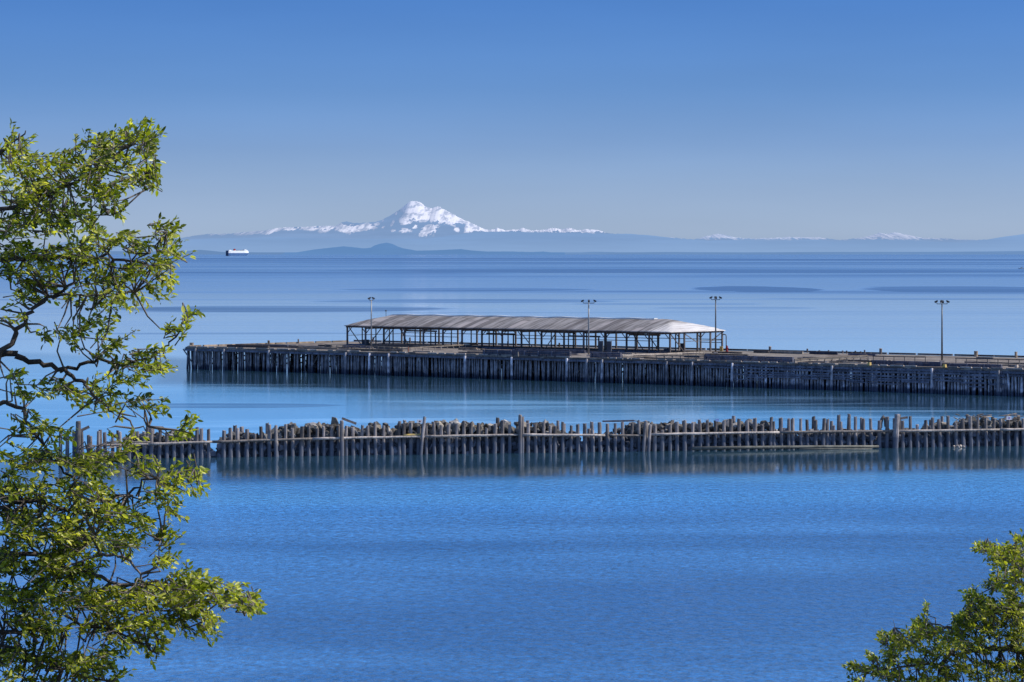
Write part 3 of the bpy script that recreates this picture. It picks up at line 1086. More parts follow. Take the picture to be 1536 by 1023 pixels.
def cabinet(px, py, wpx, hpx, label, mat, depth=.7, name='utility_cabinet', cat='cabinet'):
    b = on_deck(px, py)
    k = b.y / F
    wd, hg = wpx * k, hpx * k
    t = thing(name, label, cat, b, PA * .3)
    MB().box((0, 0, .05 + (hg - .1) / 2), (wd, depth, hg - .1)).build('body', mat, t)
    MB().box((0, 0, hg - .02), (wd * 1.08, depth * 1.1, .06)).build('lid', mat, t)
    MB().box((0, -depth / 2 - .012, hg * .5), (wd * .8, .02, hg * .78)).build('door', mat, t)
    return t


cabinet(901.5, 528.5, 6.5, 17, 'tall dark cabinet in the shed, left one of the pair', M['cabinet'])
cabinet(914, 528.8, 6.5, 17, 'tall dark cabinet in the shed, right one of the pair', M['cabinet'])
cabinet(549, 517.5, 7.5, 8, 'dark boxy crate in the left end of the shed', M['cabinet'], 1.2, 'crate', 'crate')
cabinet(1023, 527, 4.5, 12, 'narrow dark cabinet under the hipped end of the shed', M['cabinet'])
cabinet(1000, 528, 8, 4.5, 'low dark chest on the deck below the shed right end', M['cabinet'], .9, 'chest', 'chest')
cabinet(1082, 527, 4.6, 7.5, 'yellow box at the rear right corner of the shed beside the red standpipe', M['yellow'], .6, 'utility_box', 'box')
# red standpipe
b = on_deck(1090.5, 527.6)
t = thing('hydrant', 'red fire standpipe at the right rear corner of the shed', 'hydrant', b, 0)
MB().tube([(0, 0, 0), (0, 0, .12), (0, 0, .13), (0, 0, .85), (0, 0, .95), (0, 0, 1.05)], [.26, .26, .17, .16, .2, .1], 12).build('barrel', M['red'], t, False)
MB().tube([(-.3, 0, .62), (.3, 0, .62)], .1, 10).build('outlet', M['red'], t)
MB().tube([(0, 0, 1.04), (0, 0, 1.16)], .07, 8).build('bonnet', M['red'], t)
for px, py, lb, mt_, wpx, hpx in ((1304, 548, 'yellow block on the front pier edge, left of the lone mast', M['yellow'], 4.6, 4.5),
                                  (1417, 551, 'yellow block on the front pier edge at the foot of the lone mast', M['yellow'], 4.6, 4.5),
                                  (1525, 552.5, 'pinkish block on the front pier edge at the right side of the photo', M['concrete'], 4.2, 5.5)):
    b = on_deck(px, py)
    k = b.y / F
    t = thing('edge_block', lb, 'block', b, PA, 'blocks on the front pier edge')
    MB().poly([(-wpx * k / 2, -.3, 0), (wpx * k / 2, -.3, 0), (wpx * k / 2, .3, 0), (-wpx * k / 2, .3, 0),
               (-wpx * k * .4, -.22, hpx * k), (wpx * k * .4, -.22, hpx * k), (wpx * k * .4, .22, hpx * k), (-wpx * k * .4, .22, hpx * k)],
              [(0, 3, 2, 1), (4, 5, 6, 7), (0, 1, 5, 4), (1, 2, 6, 5), (2, 3, 7, 6), (3, 0, 4, 7)]).build('body', mt_, t)
    MB().box((0, 0, hpx * k + .03), (wpx * k * .5, .3, .06)).build('cap', M['beam'], t)
bollard(1084.5, 541.3, 3.0, 6, 'white capped post in front of the dark bulkhead right of the shed', M['concrete'], None, 'post')
bollard(612.5, 527.5, 2.0, 7, 'rusty red post at the foot of the pale ramp railing', plain_mat('rust', (.3, .12, .08), (.2, .09, .06), 3), None, 'post', False)
bollard(777, 534.5, 2.6, 6.5, 'grey post standing against the longest dark bulkhead', M['greybeam'], None, 'post', False)
# loose planks lying on the deck
pl_m = [MB().box((0, 0, .06), (3.0, .3, .12)).box((.4, .4, .05), (2.6, .25, .1)).mesh('plank_stack', M['greybeam']) for _ in range(1)]
for k in range(46):
    px = random.uniform(300, 1530)
    x = edge_x(px, 0)
    y = random.uniform(1.2, 22)
    p = to_world(x + y * .9, y, DZ)
    o = inst('plank_stack', pl_m[0], None, (p.x, p.y, DZ + .005), (0, 0, PA + random.uniform(-.4, .4)), (random.uniform(.5, 2.2), random.uniform(.7, 2.5), random.uniform(1, 2.4)))
    tag(o, 'pair of weathered planks lying loose on the pier deck', 'planks', 'loose planks on the deck')

# ------------------------------------------------------------------ the breakwater
BA = G(85, 689.5)
BE = G(1536, 668.6)
bd = (BE - BA)
BR = math.atan2(bd.y, bd.x)
cb, sb = math.cos(BR), math.sin(BR)


def bt(px):
    r = (px - CX) / F
    return (r * BA.y - BA.x) / (cb - r * sb)


def bworld(t_, y, z=0.0):
    return Vector((BA.x + t_ * cb - y * sb, BA.y + t_ * sb + y * cb, z))


def bz(px, py, y=0.0):
    """height of the point above the breakwater line seen at pixel"""
    p = bworld(bt(px), y)
    return H - (py - HY) / F * p.y


WALE = [(85, 1.45), (225, 1.55), (300, 1.65), (330, 1.72), (520, 1.95), (780, 2.02), (895, 2.1), (900, 1.85), (960, 1.8), (1000, 2.0), (1200, 1.92), (1536, 1.88), (1620, 1.88)]
TOPS = [(85, 2.9), (180, 3.0), (300, 3.0), (330, 2.95), (345, 3.15), (420, 3.25), (520, 3.35), (760, 3.35), (830, 3.15), (895, 3.2), (960, 3.2), (1000, 3.15), (1050, 3.4), (1150, 3.35), (1300, 3.3), (1620, 3.3)]


def pile_wall(pxa, pxb, label, gaps):
    ta, tb = bt(pxa), bt(pxb)
    o0 = bworld(ta, 0)
    t = thing('pile_breakwater', label, 'breakwater', o0, BR, 'log pile breakwater walls')
    xs_ = []
    px = pxa
    while px < pxb:
        xs_.append(px)
        px += random.choice((10.6, 11.2, 11.6, 12.2)) if random.random() < .93 else 6.0
    cnt = 0
    for px in xs_:
        if any(a < px < b for a, b in gaps): continue
        zt = lerp_table(TOPS, px) + random.uniform(-.3, .24)
        if random.random() < .16: zt -= random.uniform(.2, .8)
        if random.random() < .03: continue
        r = random.uniform(.9, 1.25)
        inst('pile', random.choice(bw_pile_v), t, (bt(px) - ta, random.uniform(-.05, .05), -.5),
             (R(random.uniform(-1.2, 1.2)), R(random.gauss(0, 1.4)), random.uniform(0, 6)), (r, r, zt + .5))
        cnt += 1
        # back row
        if cnt < 78 and random.random() < .42:
            inst('pile', random.choice(bw_pile_v), t, (bt(px) - ta + random.uniform(-.3, .3), 2.9 + random.uniform(-.1, .1), -.5),
                 (R(random.uniform(-1, 1)), R(random.uniform(-2, 2)), random.uniform(0, 6)), (r, r, zt + .5 + random.uniform(-.25, .2)))
    return t, ta


w1, w1t = pile_wall(90, 905, 'left run of grey log piles with bleached log rail, ending near the leaning pair', ((316, 326),))
w2, w2t = pile_wall(912, 1625, 'right run of grey log piles with bleached log rail, starting at the leaning pair', ())


def wale(parent, ta, pa, pb, z0=None, z1=None, r=.14, y=-.36):
    za = z0 if z0 is not None else lerp_table(WALE, pa)
    zb = z1 if z1 is not None else lerp_table(WALE, pb)
    m = MB()
    n = 8
    a, b = Vector((bt(pa) - ta, y, za)), Vector((bt(pb) - ta, y, zb))
    pts = [a.lerp(b, k / n) + Vector((0, 0, random.uniform(-.02, .02))) for k in range(n + 1)]
    m.tube(pts, [r * (1.1 - .25 * k / n) for k in range(n + 1)], 8, .05)
    return m.build('wale', M['wale'], parent, True)


for a, b in ((150, 226), (222, 318), (318, 470), (468, 640), (636, 780), (782, 906)):
    wale(w1, w1t, a, b)
wale(w1, w1t, 160, 225, 1.75, 1.78, .1, -.3)
wale(w2, w2t, 912, 965, 1.85, 1.76, .12)
for a, b in ((975, 1170), (1168, 1345), (1343, 1500), (1498, 1625)):
    wale(w2, w2t, a, b)


def tall_pile(px, top, base, lean_px, wpx, label, n=1, y=-.45):
    p = bworld(bt(px), y)
    k = p.y / F
    zt = H - (top - HY) * k
    t = thing('mooring_pile', label, 'pile', p, BR)
    for q in range(n):
        m = MB()
        dx = q * wpx * k * .75
        lx = lean_px * k
        z1 = zt - q * .25
        m.tube([(dx, q * .2, -.6), (dx + lx * .33, q * .2, z1 * .33), (dx + lx * .66, q * .2, z1 * .66), (dx + lx * .97, q * .2, z1 * .97), (dx + lx, q * .2, z1)],
               [wpx * k * .52, wpx * k * .52, wpx * k * .5, wpx * k * .48, wpx * k * .42], 10, .08, .06)
        m.build('pile', M['pile'], t)
    return t


tall_pile(117, 632, 685, 0, 8, 'thick dark mooring pile at the left end of the breakwater among the leaves')
tall_pile(413, 638, 688, 0, 5, 'slim tall pile standing in front of the log rail at the left of the breakwater')
tall_pile(512, 631, 684, -.5, 6, 'tall pile in front of the log rail just left of the tilted plank')
tall_pile(629.5, 625.5, 682, 6.5, 5, 'tall pile leaning to the right in front of the log rail')
tall_pile(778.5, 622, 677, .5, 5.5, 'thickest paired mooring piles rising above the middle of the breakwater', 2)
tall_pile(963, 631, 674, 4.5, 5, 'left one of two leaning piles at the gap in the breakwater')
tall_pile(971, 637, 675, 3.0, 4.5, 'right one of two leaning piles at the gap in the breakwater')
tall_pile(1340, 621.5, 671, 3.5, 8.5, 'thick ragged mooring pile near the right of the breakwater', 1, -.6)

# rocks
def rock_mesh(seed, name='boulder'):
    rr = random.Random(seed)
    import bmesh
    bm = bmesh.new()
    for k in range(11):
        d = Vector((rr.gauss(0, 1), rr.gauss(0, 1), rr.gauss(0, 1))).normalized()
        bm.verts.new(d * rr.uniform(.82, 1.1))
    res = bmesh.ops.convex_hull(bm, input=bm.verts)
    dead = [e for e in set(res['geom_interior'] + res['geom_unused']) if isinstance(e, bmesh.types.BMVert)]
    bmesh.ops.delete(bm, geom=dead, context='VERTS')
    bmesh.ops.bevel(bm, geom=list(bm.edges), offset=.035, segments=1, affect='EDGES')
    me = bpy.data.meshes.new(name)
    bm.to_mesh(me)
    bm.free()
    me.materials.append(M['rock'])
    return me


rocks = [rock_mesh(100 + k) for k in range(16)]
RTOP = [(150, 649), (200, 648), (250, 645), (300, 650), (312, 668), (328, 668), (335, 652), (360, 646), (380, 645), (420, 641), (440, 634), (470, 636), (500, 633), (530, 640), (560, 635), (600, 633), (620, 631), (650, 634), (690, 631),
        (730, 634), (770, 633), (800, 630), (825, 631), (840, 640), (860, 640), (872, 650), (902, 652), (912, 648), (935, 640), (950, 633), (962, 634), (985, 632), (1010, 632), (1040, 633), (1100, 632), (1160, 633),
        (1175, 641), (1220, 643), (1300, 643), (1330, 642), (1385, 640), (1400, 635), (1440, 630), (1470, 628), (1510, 626), (1620, 624)]
cand = []
t0, t1 = bt(195), bt(1620)
for row in range(8):
    t_ = t0
    while t_ < t1:
        s = random.uniform(.32, .66)
        z = -.05 + row * .52 + random.uniform(-.15, .15)
        p = bworld(t_, 0)
        px = CX + F * p.x / p.y
        ztop = bz(px, lerp_table(RTOP, px) , 1.2) - .1
        if z <= ztop - s * .5:
            cand.append((t_, .12 + s * .8 + random.uniform(0, .15), z, s, 1.0))
            if z > ztop - .8:
                for yy in (1.2, 1.9, 2.5):
                    cand.append((t_ + random.uniform(-.3, .3), yy + random.uniform(-.2, .2), z + random.uniform(-.1, .1), s * random.uniform(.8, 1.25), .8))
            elif random.random() < .8:
                cand.append((t_ + random.uniform(-.3, .3), 1.3, z, s * 1.2, .1))
        t_ += s * random.uniform(1.35, 1.9)
special = [(503, 629, .62, 1.2, 'largest tan boulder on top of the breakwater next to the tilted plank'),
           (441, 633, .5, 1.0, 'rounded boulder topping the left half of the breakwater'),
           (620, 631, .52, 1.1, 'grey boulder topping the fill just left of the leaning pile'),
           (657, 632, .38, 1.0, 'small tan pointed boulder just right of the leaning pile'),
           (668, 630, .36, 1.0, 'small pale pointed stone on top between leaning and paired piles'),
           (697, 632, .5, 1.1, 'flat brown boulder on top of the fill left of the paired piles'),
           (761, 632, .55, 1.0, 'broad tan boulder just left of the paired mooring piles'),
           (821, 631, .58, 1.2, 'brown boulder topping the fill right of the paired mooring piles')]
vis = [c for c in cand if bt(300) - 2 < c[0] < bt(1536) + .5 or c[0] < bt(300)]
vis.sort(key=lambda c: -(c[3] * (1.0 if c[4] == 1.0 else .75 if c[4] == .8 else .1)) + (0 if c[0] < bt(1540) else 5))
ind, rst = vis[:292], set(id(c) for c in vis[292:])
for (t_, y, z, s, q) in ind:
    p = bworld(t_, y, z)
    o = inst('boulder', random.choice(rocks), None, p, (random.uniform(0, 6), random.uniform(0, 6), random.uniform(0, 6)), (s * random.uniform(.9, 1.3), s * random.uniform(.8, 1.1), s * random.uniform(.75, 1.05)))
    tag(o, 'grey quarry boulder in the rock fill behind the breakwater piles', 'boulder', 'boulders filling the breakwater')
for px, py, s, y, lb in special:
    p = bworld(bt(px), y)
    p.z = H - (py - HY) / F * p.y - s * .62
    o = inst('boulder', random.choice(rocks), None, p, (random.uniform(0, 6), random.uniform(0, 6), random.uniform(0, 6)), (s * 1.15, s, s * .9))
    tag(o, lb, 'boulder', 'boulders filling the breakwater')
V, FF = [], []
for c in vis[292:]:
    (t_, y, z, s, q) = c
    me = random.choice(rocks)
    Mx = Matrix.Translation(bworld(t_, y, z)) @ Matrix.Rotation(random.uniform(0, 6), 4, 'Z') @ Matrix.Rotation(random.uniform(0, 6), 4, 'X') @ Matrix.Diagonal((s * 1.1, s, s * .9, 1))
    b = len(V)
    V += [tuple(Mx @ v.co) for v in me.vertices]
    FF += [tuple(b + i for i in p.vertices) for p in me.polygons]
# the packed core of the fill
ts = np.arange(bt(200), bt(1622), .5)
prof = ((.55, -.6), (.62, .5), (.9, .86), (1.5, 1.0), (2.2, .9), (2.7, .5), (2.9, -.6))
b = len(V)
for t_ in ts:
    p = bworld(t_, 0)
    px = CX + F * p.x / p.y
    zt = max(.3, bz(px, lerp_table(RTOP, px), 1.2) - .75)
    if 318 < px < 326 or 872 < px < 903: zt = min(zt, .9)
    for yy, q in prof:
        jj = random.uniform(-.12, .12)
        w_ = bworld(t_ + jj, yy + jj, max(-.6, zt * q + random.uniform(-.2, .2)))
        V.append(tuple(w_))
for i in range(len(ts) - 1):
    for k in range(len(prof) - 1):
        FF.append((b + i * 7 + k, b + (i + 1) * 7 + k, b + (i + 1) * 7 + k + 1, b + i * 7 + k + 1))
m = MB()
m.v, m.f = V, FF
tag(m.build('rock_fill', M['rock_shaded']), 'mass of smaller stones, darkened with gap shade, packed between the breakwater piles', 'rock fill', None, 'stuff')


# planks, panels and driftwood on the breakwater
def bbar(name, label, cat, pa, pb, r, mat, ya=1.0, yb=1.0, flat=False):
    a = bworld(bt(pa[0]), ya); a.z = H - (pa[1] - HY) / F * a.y
    b = bworld(bt(pb[0]), yb); b.z = H - (pb[1] - HY) / F * b.y
    m = MB()
    c = (a + b) / 2
    if flat:
        m.bar(a - c, b - c, r * 2.6, r * 2)
    else:
        d = b - a
        m.tube([a - c, (a - c) + d * .3 + Vector((0, 0, .03)), (a - c) + d * .7, b - c], [r, r * .95, r * .9, r * .7], 8, .08)
    return tag(m.build(name, mat, None, not flat, c), label, cat)


bbar('plank', 'dark plank tilted down to the right on top of the boulders', 'plank', (516, 627.5), (537, 635.5), .13, M['beam'], 1.2, 1.2, True)
bbar('log', 'yellowish log resting on the log rail left of the leaning pile', 'log', (604, 653.5), (632, 651.5), .12, M['yellow'], -.3, -.3)
bbar('beam', 'dark beam spanning pile tops left of the leaning pair', 'beam', (905, 632), (952, 631), .09, M['bulk'], .3, .3, True)
bbar('beam', 'thin pole sloping off the beam toward the leaning pair', 'pole', (952, 631), (968, 634), .05, M['greybeam'], .5, .5)
bbar('beam', 'short dark beam across piles beside the thick ragged mooring pile', 'beam', (1351, 628), (1363, 626), .12, M['beam'], .4, .4, True)
bbar('beam', 'slanting pale pole leaning among the boulders left of the paired piles', 'pole', (752, 634), (765, 650), .06, M['greybeam'], .3, .1)
bbar('plank', 'short slanted board on two piles behind the leaves at the left end', 'plank', (121, 646), (134, 640), .14, M['beam'], .1, .1, True)
bbar('floating_log', 'long pale log floating in front of the breakwater', 'log', (1034, 672.6), (1313, 669.6), .2, M['palelog'], -1.1, -1.1)
bbar('floating_log', 'thin low log floating just outside the long pale one', 'log', (1192, 674.2), (1300, 673.2), .09, M['palelog'], -1.7, -1.7)
# curled snag
m = MB()
c = bworld(bt(1324), .4)
k = c.y / F
zz = lambda py: H - (py - HY) * k
m.tube([(-1.5 * k, 0, zz(642)), (-.8 * k, 0, zz(634)), (1 * k, 0, zz(628)), (4 * k, 0, zz(624.5)), (6.0 * k, 0, zz(626)), (5.5 * k, 0, zz(631)), (6.0 * k, 0, zz(640))], [.2, .19, .18, .2, .2, .16, .14], 8, .06)
tag(m.build('driftwood_snag', M['beam'], None, True, (c.x, c.y, 0)), 'dark curled driftwood snag left of the thick ragged mooring pile', 'driftwood')


def panel(px, py, wpx, hpx, label, mat, mark, y=.05):
    p = bworld(bt(px), y)
    k = p.y / F
    z = H - (py - HY) * k
    t = thing('sign_panel', label, 'panel', (p.x, p.y, z), BR)
    MB().box((0, 0, 0), (wpx * k, .05, hpx * k)).build('board', mat, t)
    MB().box((0, .06, -.5), (.07, .07, hpx * k + 1.0)).build('stake', M['beam'], t)
    if mark:
        MB().poly([(-.12, -.03, -.06), (.02, -.03, -.1), (.14, -.03, -.04), (.1, -.03, .07), (-.04, -.03, .1)], [(0, 1, 2, 3, 4)]).build('mark', mark, t)
    return t


panel(631, 632, 8, 5, 'small white panel with a dark blot beside the leaning pile', M['sign'], M['beam'], .6)
panel(1512, 627, 8, 5.5, 'small white panel with a violet mark at the right end of the breakwater', M['sign'], M['violet'], -.3)
panel(1075, 630, 5.5, 4, 'small bright blue panel among the piles right of the leaning pair', M['bluesheet'], None, -.25)
# driftwood heaps
def drift_heap(name, label, pxa, pxb, pya, pyb, y0, y1, n, group, lmin=.8, lmax=3.0):
    for k in range(n):
        px, py = random.uniform(pxa, pxb), random.uniform(pya, pyb)
        yy = random.uniform(y0, y1)
        c = bworld(bt(px), yy)
        c.z = max(.08, H - (py - HY) / F * c.y)
        L = random.uniform(lmin, lmax) / 2
        d = Vector((random.gauss(0, 1), random.gauss(0, .5), random.gauss(0, .32))).normalized()
        r = random.uniform(.03, .075)
        m = MB()
        m.tube([-d * L, d * L * .1 + Vector((0, 0, random.uniform(-.1, .15))), d * L], [r, r * .9, r * .6], 7, .1)
        tag(m.build(name, M['drift'], None, True, c), label, 'driftwood', group)


drift_heap('driftwood', 'grey driftwood stick in the tangle heaped at the left end of the breakwater', 122, 190, 664, 688, -.6, -1.6, 34, 'driftwood tangle at the left end')
drift_heap('driftwood', 'pale driftwood stick strewn over the right end of the breakwater', 1440, 1545, 622, 631, .2, 2.6, 34, 'driftwood on the right end', .5, 1.6)
for px, py in ((1431, 668.5), (1436, 667.5), (1441, 668), (1445, 668.8), (1438, 669.5)):
    p = G(px, py + 1.2, .12)
    o = inst('boulder', random.choice(rocks), None, p, (1, px, 2), (.26, .22, .18))
    o.data = o.data.copy()
    o.data.materials[0] = M['concrete']
    tag(o, 'pale yellowish stone at the waterline under the right piles', 'stone', 'pale stones at the waterline')

# ------------------------------------------------------------------ the ship
sp = G(357, 383.7)
ang = R(40)
ship = thing('car_carrier_ship', 'car carrier ship with white upper hull and blue lower hull, far out on the horizon', 'ship', (sp.x, sp.y, 0), ang)
SLN, SB = 205.0, 40.0


def hull_loft(z_levels, name, mat, parent):
    m = MB()
    n = 24
    for (z, aft, fore, bm_) in z_levels:
        ring = []
        for k in range(n + 1):
            s = k / n
            x = aft + (fore - aft) * s
            wdt = bm_ / 2 * (1 - max(0, (s - .72) / .28) ** 2.0) * (1 - .18 * max(0, (.08 - s) / .08))
            ring.append((x, max(.3, wdt)))
        for x, wd in ring: m.v.append((x, -wd, z))
        for x, wd in reversed(ring): m.v.append((x, wd, z))
    c = 2 * (n + 1)
    for j in range(len(z_levels) - 1):
        for i in range(c):
            i2 = (i + 1) % c
            m.f.append((j * c + i, j * c + i2, (j + 1) * c + i2, (j + 1) * c + i))
    m.f.append(tuple(reversed(range(c))))
    m.f.append(tuple((len(z_levels) - 1) * c + i for i in range(c)))
    return m.build(name, mat, parent)


hull_loft([(-1, -SLN * .48, SLN * .40, SB * .96), (10, -SLN * .5, SLN * .45, SB), (22, -SLN * .5, SLN * .5, SB)], 'hull', M['navy'], ship)
hull_loft([(22.02, -SLN * .497, SLN * .497, SB * .995), (36, -SLN * .497, SLN * .485, SB * .99), (41, -SLN * .497, SLN * .455, SB * .97)], 'upper_hull', M['white'], ship)
MB().box((-SLN * .5 - .8, 0, 20), (1.4, SB * .9, 41)).build('stern_ramp', M['stern_shade'], ship)
br_ = MB().box((SLN * .3, 0, 44.5), (22, SB * .9, 7)).box((SLN * .3, 0, 49), (12, SB * .5, 3)).build('bridge', M['white'], ship)
MB().box((SLN * .3 + 11.2, 0, 45.5), (.6, SB * .8, 2.2)).build('windows', M['lamp'], br_)
MB().box((-SLN * .15, 4, 46.5), (15, 11, 11)).box((-SLN * .15, 4, 53.5), (11, 8, 3)).build('funnel', M['red'], ship)
m = MB()
for q in np.linspace(-.1, .2, 9): m.box((SLN * q, -8, 42.6), (4, 8, 3.2))
m.build('deck_vent', M['cabinet'], ship)
MB().box((-SLN * .4, 0, 43.5), (20, SB * .6, 5)).build('deck_house', M['white'], ship)
MB().tube([(SLN * .42, 0, 41), (SLN * .42, 0, 56)], .8, 6).build('mast', M['white'], ship)

# small motor boat at the right edge
bp_ = G(1532, 403.3)
boat = thing('motor_boat', 'small white motor boat at the right edge of the open water', 'boat', (bp_.x, bp_.y, 0), R(172))
m = MB()
for z, aft, fore, wd in ((-.3, -4, 3.2, 2.2), (.5, -4.1, 4.2, 2.9), (1.2, -4.1, 5.0, 3.1)):
    for s in (-1, 1):
        pass
    ring = [(aft, -wd / 2), (aft + (fore - aft) * .55, -wd / 2), (aft + (fore - aft) * .82, -wd * .32), (fore, 0), (aft + (fore - aft) * .82, wd * .32), (aft + (fore - aft) * .55, wd / 2), (aft, wd / 2)]
    m.v += [(x, y, z) for x, y in ring]
for j in range(2):
    for i in range(7):
        i2 = (i + 1) % 7
        m.f.append((j * 7 + i, j * 7 + i2, (j + 1) * 7 + i2, (j + 1) * 7 + i))
m.f.append(tuple(reversed(range(7))))
m.f.append(tuple(14 + i for i in range(7)))
m.build('hull', M['white'], boat)
cb_ = MB().poly([(-2, -1.1, 1.2), (1.6, -1.1, 1.2), (1.6, 1.1, 1.2), (-2, 1.1, 1.2), (-1.9, -1, 2.6), (.7, -1, 2.6), (.7, 1, 2.6), (-1.9, 1, 2.6)],
                [(0, 1, 5, 4), (1, 2, 6, 5), (2, 3, 7, 6), (3, 0, 4, 7), (4, 5, 6, 7)]).build('cabin', M['white'], boat)
MB().box((-.5, -1.09, 2.0), (1.8, .06, .5)).box((-.5, 1.09, 2.0), (1.8, .06, .5)).build('window', M['lamp'], cb_)

# ------------------------------------------------------------------ the bluff under the camera
def ground_z(x, y):
    base = 20.1 if y < 3 else 20.1 - (y - 3) * (21.6 / 58)
    return base + .5 * mnoise.noise(Vector((x * .12, y * .12, 2)))


m = MB()
gx = np.arange(-90, 91, 3.0)
gy = np.arange(-60, 68, 2.5)
for y in gy:
    for x in gx: m.v.append((x, y, ground_z(x, y)))
nx = len(gx)
for j in range(len(gy) - 1):
    for i in range(nx - 1):
        m.f.append((j * nx + i, j * nx + i + 1, (j + 1) * nx + i + 1, (j + 1) * nx + i))
t = NT('grassy_bluff')
g_ = geo_pos(t)
c = t.mix(t.smooth(t.noise(g_, .8, 6), .35, .65), (.045, .06, .02), (.12, .1, .05))
tag(m.build('bluff', t.principled(c, .95), None, True), 'grassy bluff sloping down to the water', kind='structure')


# ------------------------------------------------------------------ trees
def leaf_shape(rr, L, Wd):
    fold = rr.uniform(.15, .5)
    droop = rr.uniform(-.05, .25)
    return [Vector((0, 0, 0)), Vector((Wd * .5, L * .32, fold * Wd * .5)), Vector((Wd * .42, L * .68, fold * Wd * .42 - droop * L * .4)),
            Vector((0, L, -droop * L)), Vector((-Wd * .42, L * .68, fold * Wd * .42 - droop * L * .4)), Vector((-Wd * .5, L * .32, fold * Wd * .5))]


def make_tree(name, label, base, trunk_pts, trunk_r, limbs, clumps, Y0, dY, leafL, lmat, seed, twig_px, nleaf, wind, thin=.85):
    rr = random.Random(seed)
    t = thing(name, label, 'tree', base, 0)
    off = -Vector(base)
    # trunk
    MB().tube([Vector(p) + off for p in trunk_pts], trunk_r, 12, .06).build('trunk', M['bark'], t, True)
    limb_samples = [Vector(p) for p in trunk_pts[-5:]]
    for pts, r0, r1, dy in limbs:
        w = []
        for k, q in enumerate(pts):
            if len(q) == 3:
                w.append(Vector(q))
            else:
                w.append(P(q[0], q[1], Y0 + dy))
        # smooth resample
        dense = []
        for a, b in zip(w, w[1:]):
            for k in range(5): dense.append(a.lerp(b, k / 5))
        dense.append(w[-1])
        for _ in range(2):
            dense = [dense[0]] + [(dense[i - 1] + dense[i] * 2 + dense[i + 1]) / 4 for i in range(1, len(dense) - 1)] + [dense[-1]]
        dense = [p + Vector((rr.gauss(0, .012), rr.gauss(0, .012), rr.gauss(0, .012))) for p in dense]
        n = len(dense)
        MB().tube([p + off for p in dense], [.72 * (r0 + (r1 - r0) * k / (n - 1)) for k in range(n)], 8, .08).build('branch', M['bark'], t, True)
        limb_samples += dense[3:]
    tw = MB()
    LV, LF, LT = [], [], []
    kpx = Y0 / F
    cen = []
    for (cx, cy, rx, ry, n, deg) in clumps:
        n = max(3, round(n * (thin if 440 < cy < 690 else 1.5 if cy > 730 else .95)))
        cl = rr.gauss(0, .1)
        for _ in range(n):
            a, q = rr.uniform(0, 6.283), math.sqrt(rr.random())
            px, py = cx + rx * q * math.cos(a), cy + ry * q * math.sin(a)
            Yt = Y0 + rr.gauss(0, dY)
            tip = P(px, py, Yt)
            # nearest limb point
            best = min(limb_samples, key=lambda s: (s - tip).length_squared)
            dirv = Vector((math.cos(R(deg)), rr.uniform(-.5, .5), math.sin(R(deg))))
            dirv = (dirv + Vector((rr.gauss(0, .45), rr.gauss(0, .45), rr.gauss(0, .45)))).normalized()
            L = twig_px * kpx * rr.uniform(.7, 1.25)
            st = tip - dirv * L * .5
            en = tip + dirv * L * .5
            if (best - st).length < 1.1 * (60 * kpx) * 1.6 and rr.random() < .8:
                mid = best.lerp(st, .55) + Vector((rr.gauss(0, .03), rr.gauss(0, .03), rr.gauss(0, .04)))
                tw.tube([best + off, mid + off, st + off, en + off], [.008, .006, .0045, .0025], 4)
            else:
                tw.tube([st - dirv * L * .4 + off, st + off, en + off], [.005, .004, .0025], 4)
            shade = cl + rr.gauss(0, .15)
            side = 1
            for k in range(nleaf):
                f = (k + .3) / nleaf
                p = st.lerp(en, f) + Vector((rr.gauss(0, .012), rr.gauss(0, .02), rr.gauss(0, .012)))
                side = -side
                # leaf axis: outwards from the twig, bent by the wind
                ax = dirv * rr.uniform(.35, 1.0) + dirv.cross(Vector((0, 1, 0))) * side * rr.uniform(.3, .95) + Vector((rr.gauss(0, .25), rr.gauss(0, .45), rr.gauss(0, .25))) + wind * .45
                ax.normalize()
                nr = Vector((rr.gauss(.15, .55), rr.gauss(-.25, .55), rr.gauss(.75, .45)))
                nr = (nr - ax * nr.dot(ax))
                if nr.length < 1e-3: continue
                nr.normalize()
                xx = ax.cross(nr)
                ll = leafL * rr.uniform(.5, 1.3)
                sh = leaf_shape(rr, ll, ll * rr.uniform(.36, .56))
                b = len(LV)
                tn = min(1, max(0, .44 + shade + rr.gauss(0, .24)))
                for s in sh:
                    LV.append(tuple(p + off + xx * s.x + ax * s.y + nr * s.z))
                    LT.append(tn)
                LF.append((b, b + 1, b + 2, b + 3))
                LF.append((b, b + 3, b + 4, b + 5))
    tw.build('twigs', M['bark'], t)
    m = MB()
    m.v, m.f = LV, LF
    o = m.build('foliage', lmat, t, True)
    set_attr(o, 'tint', LT)
    return t


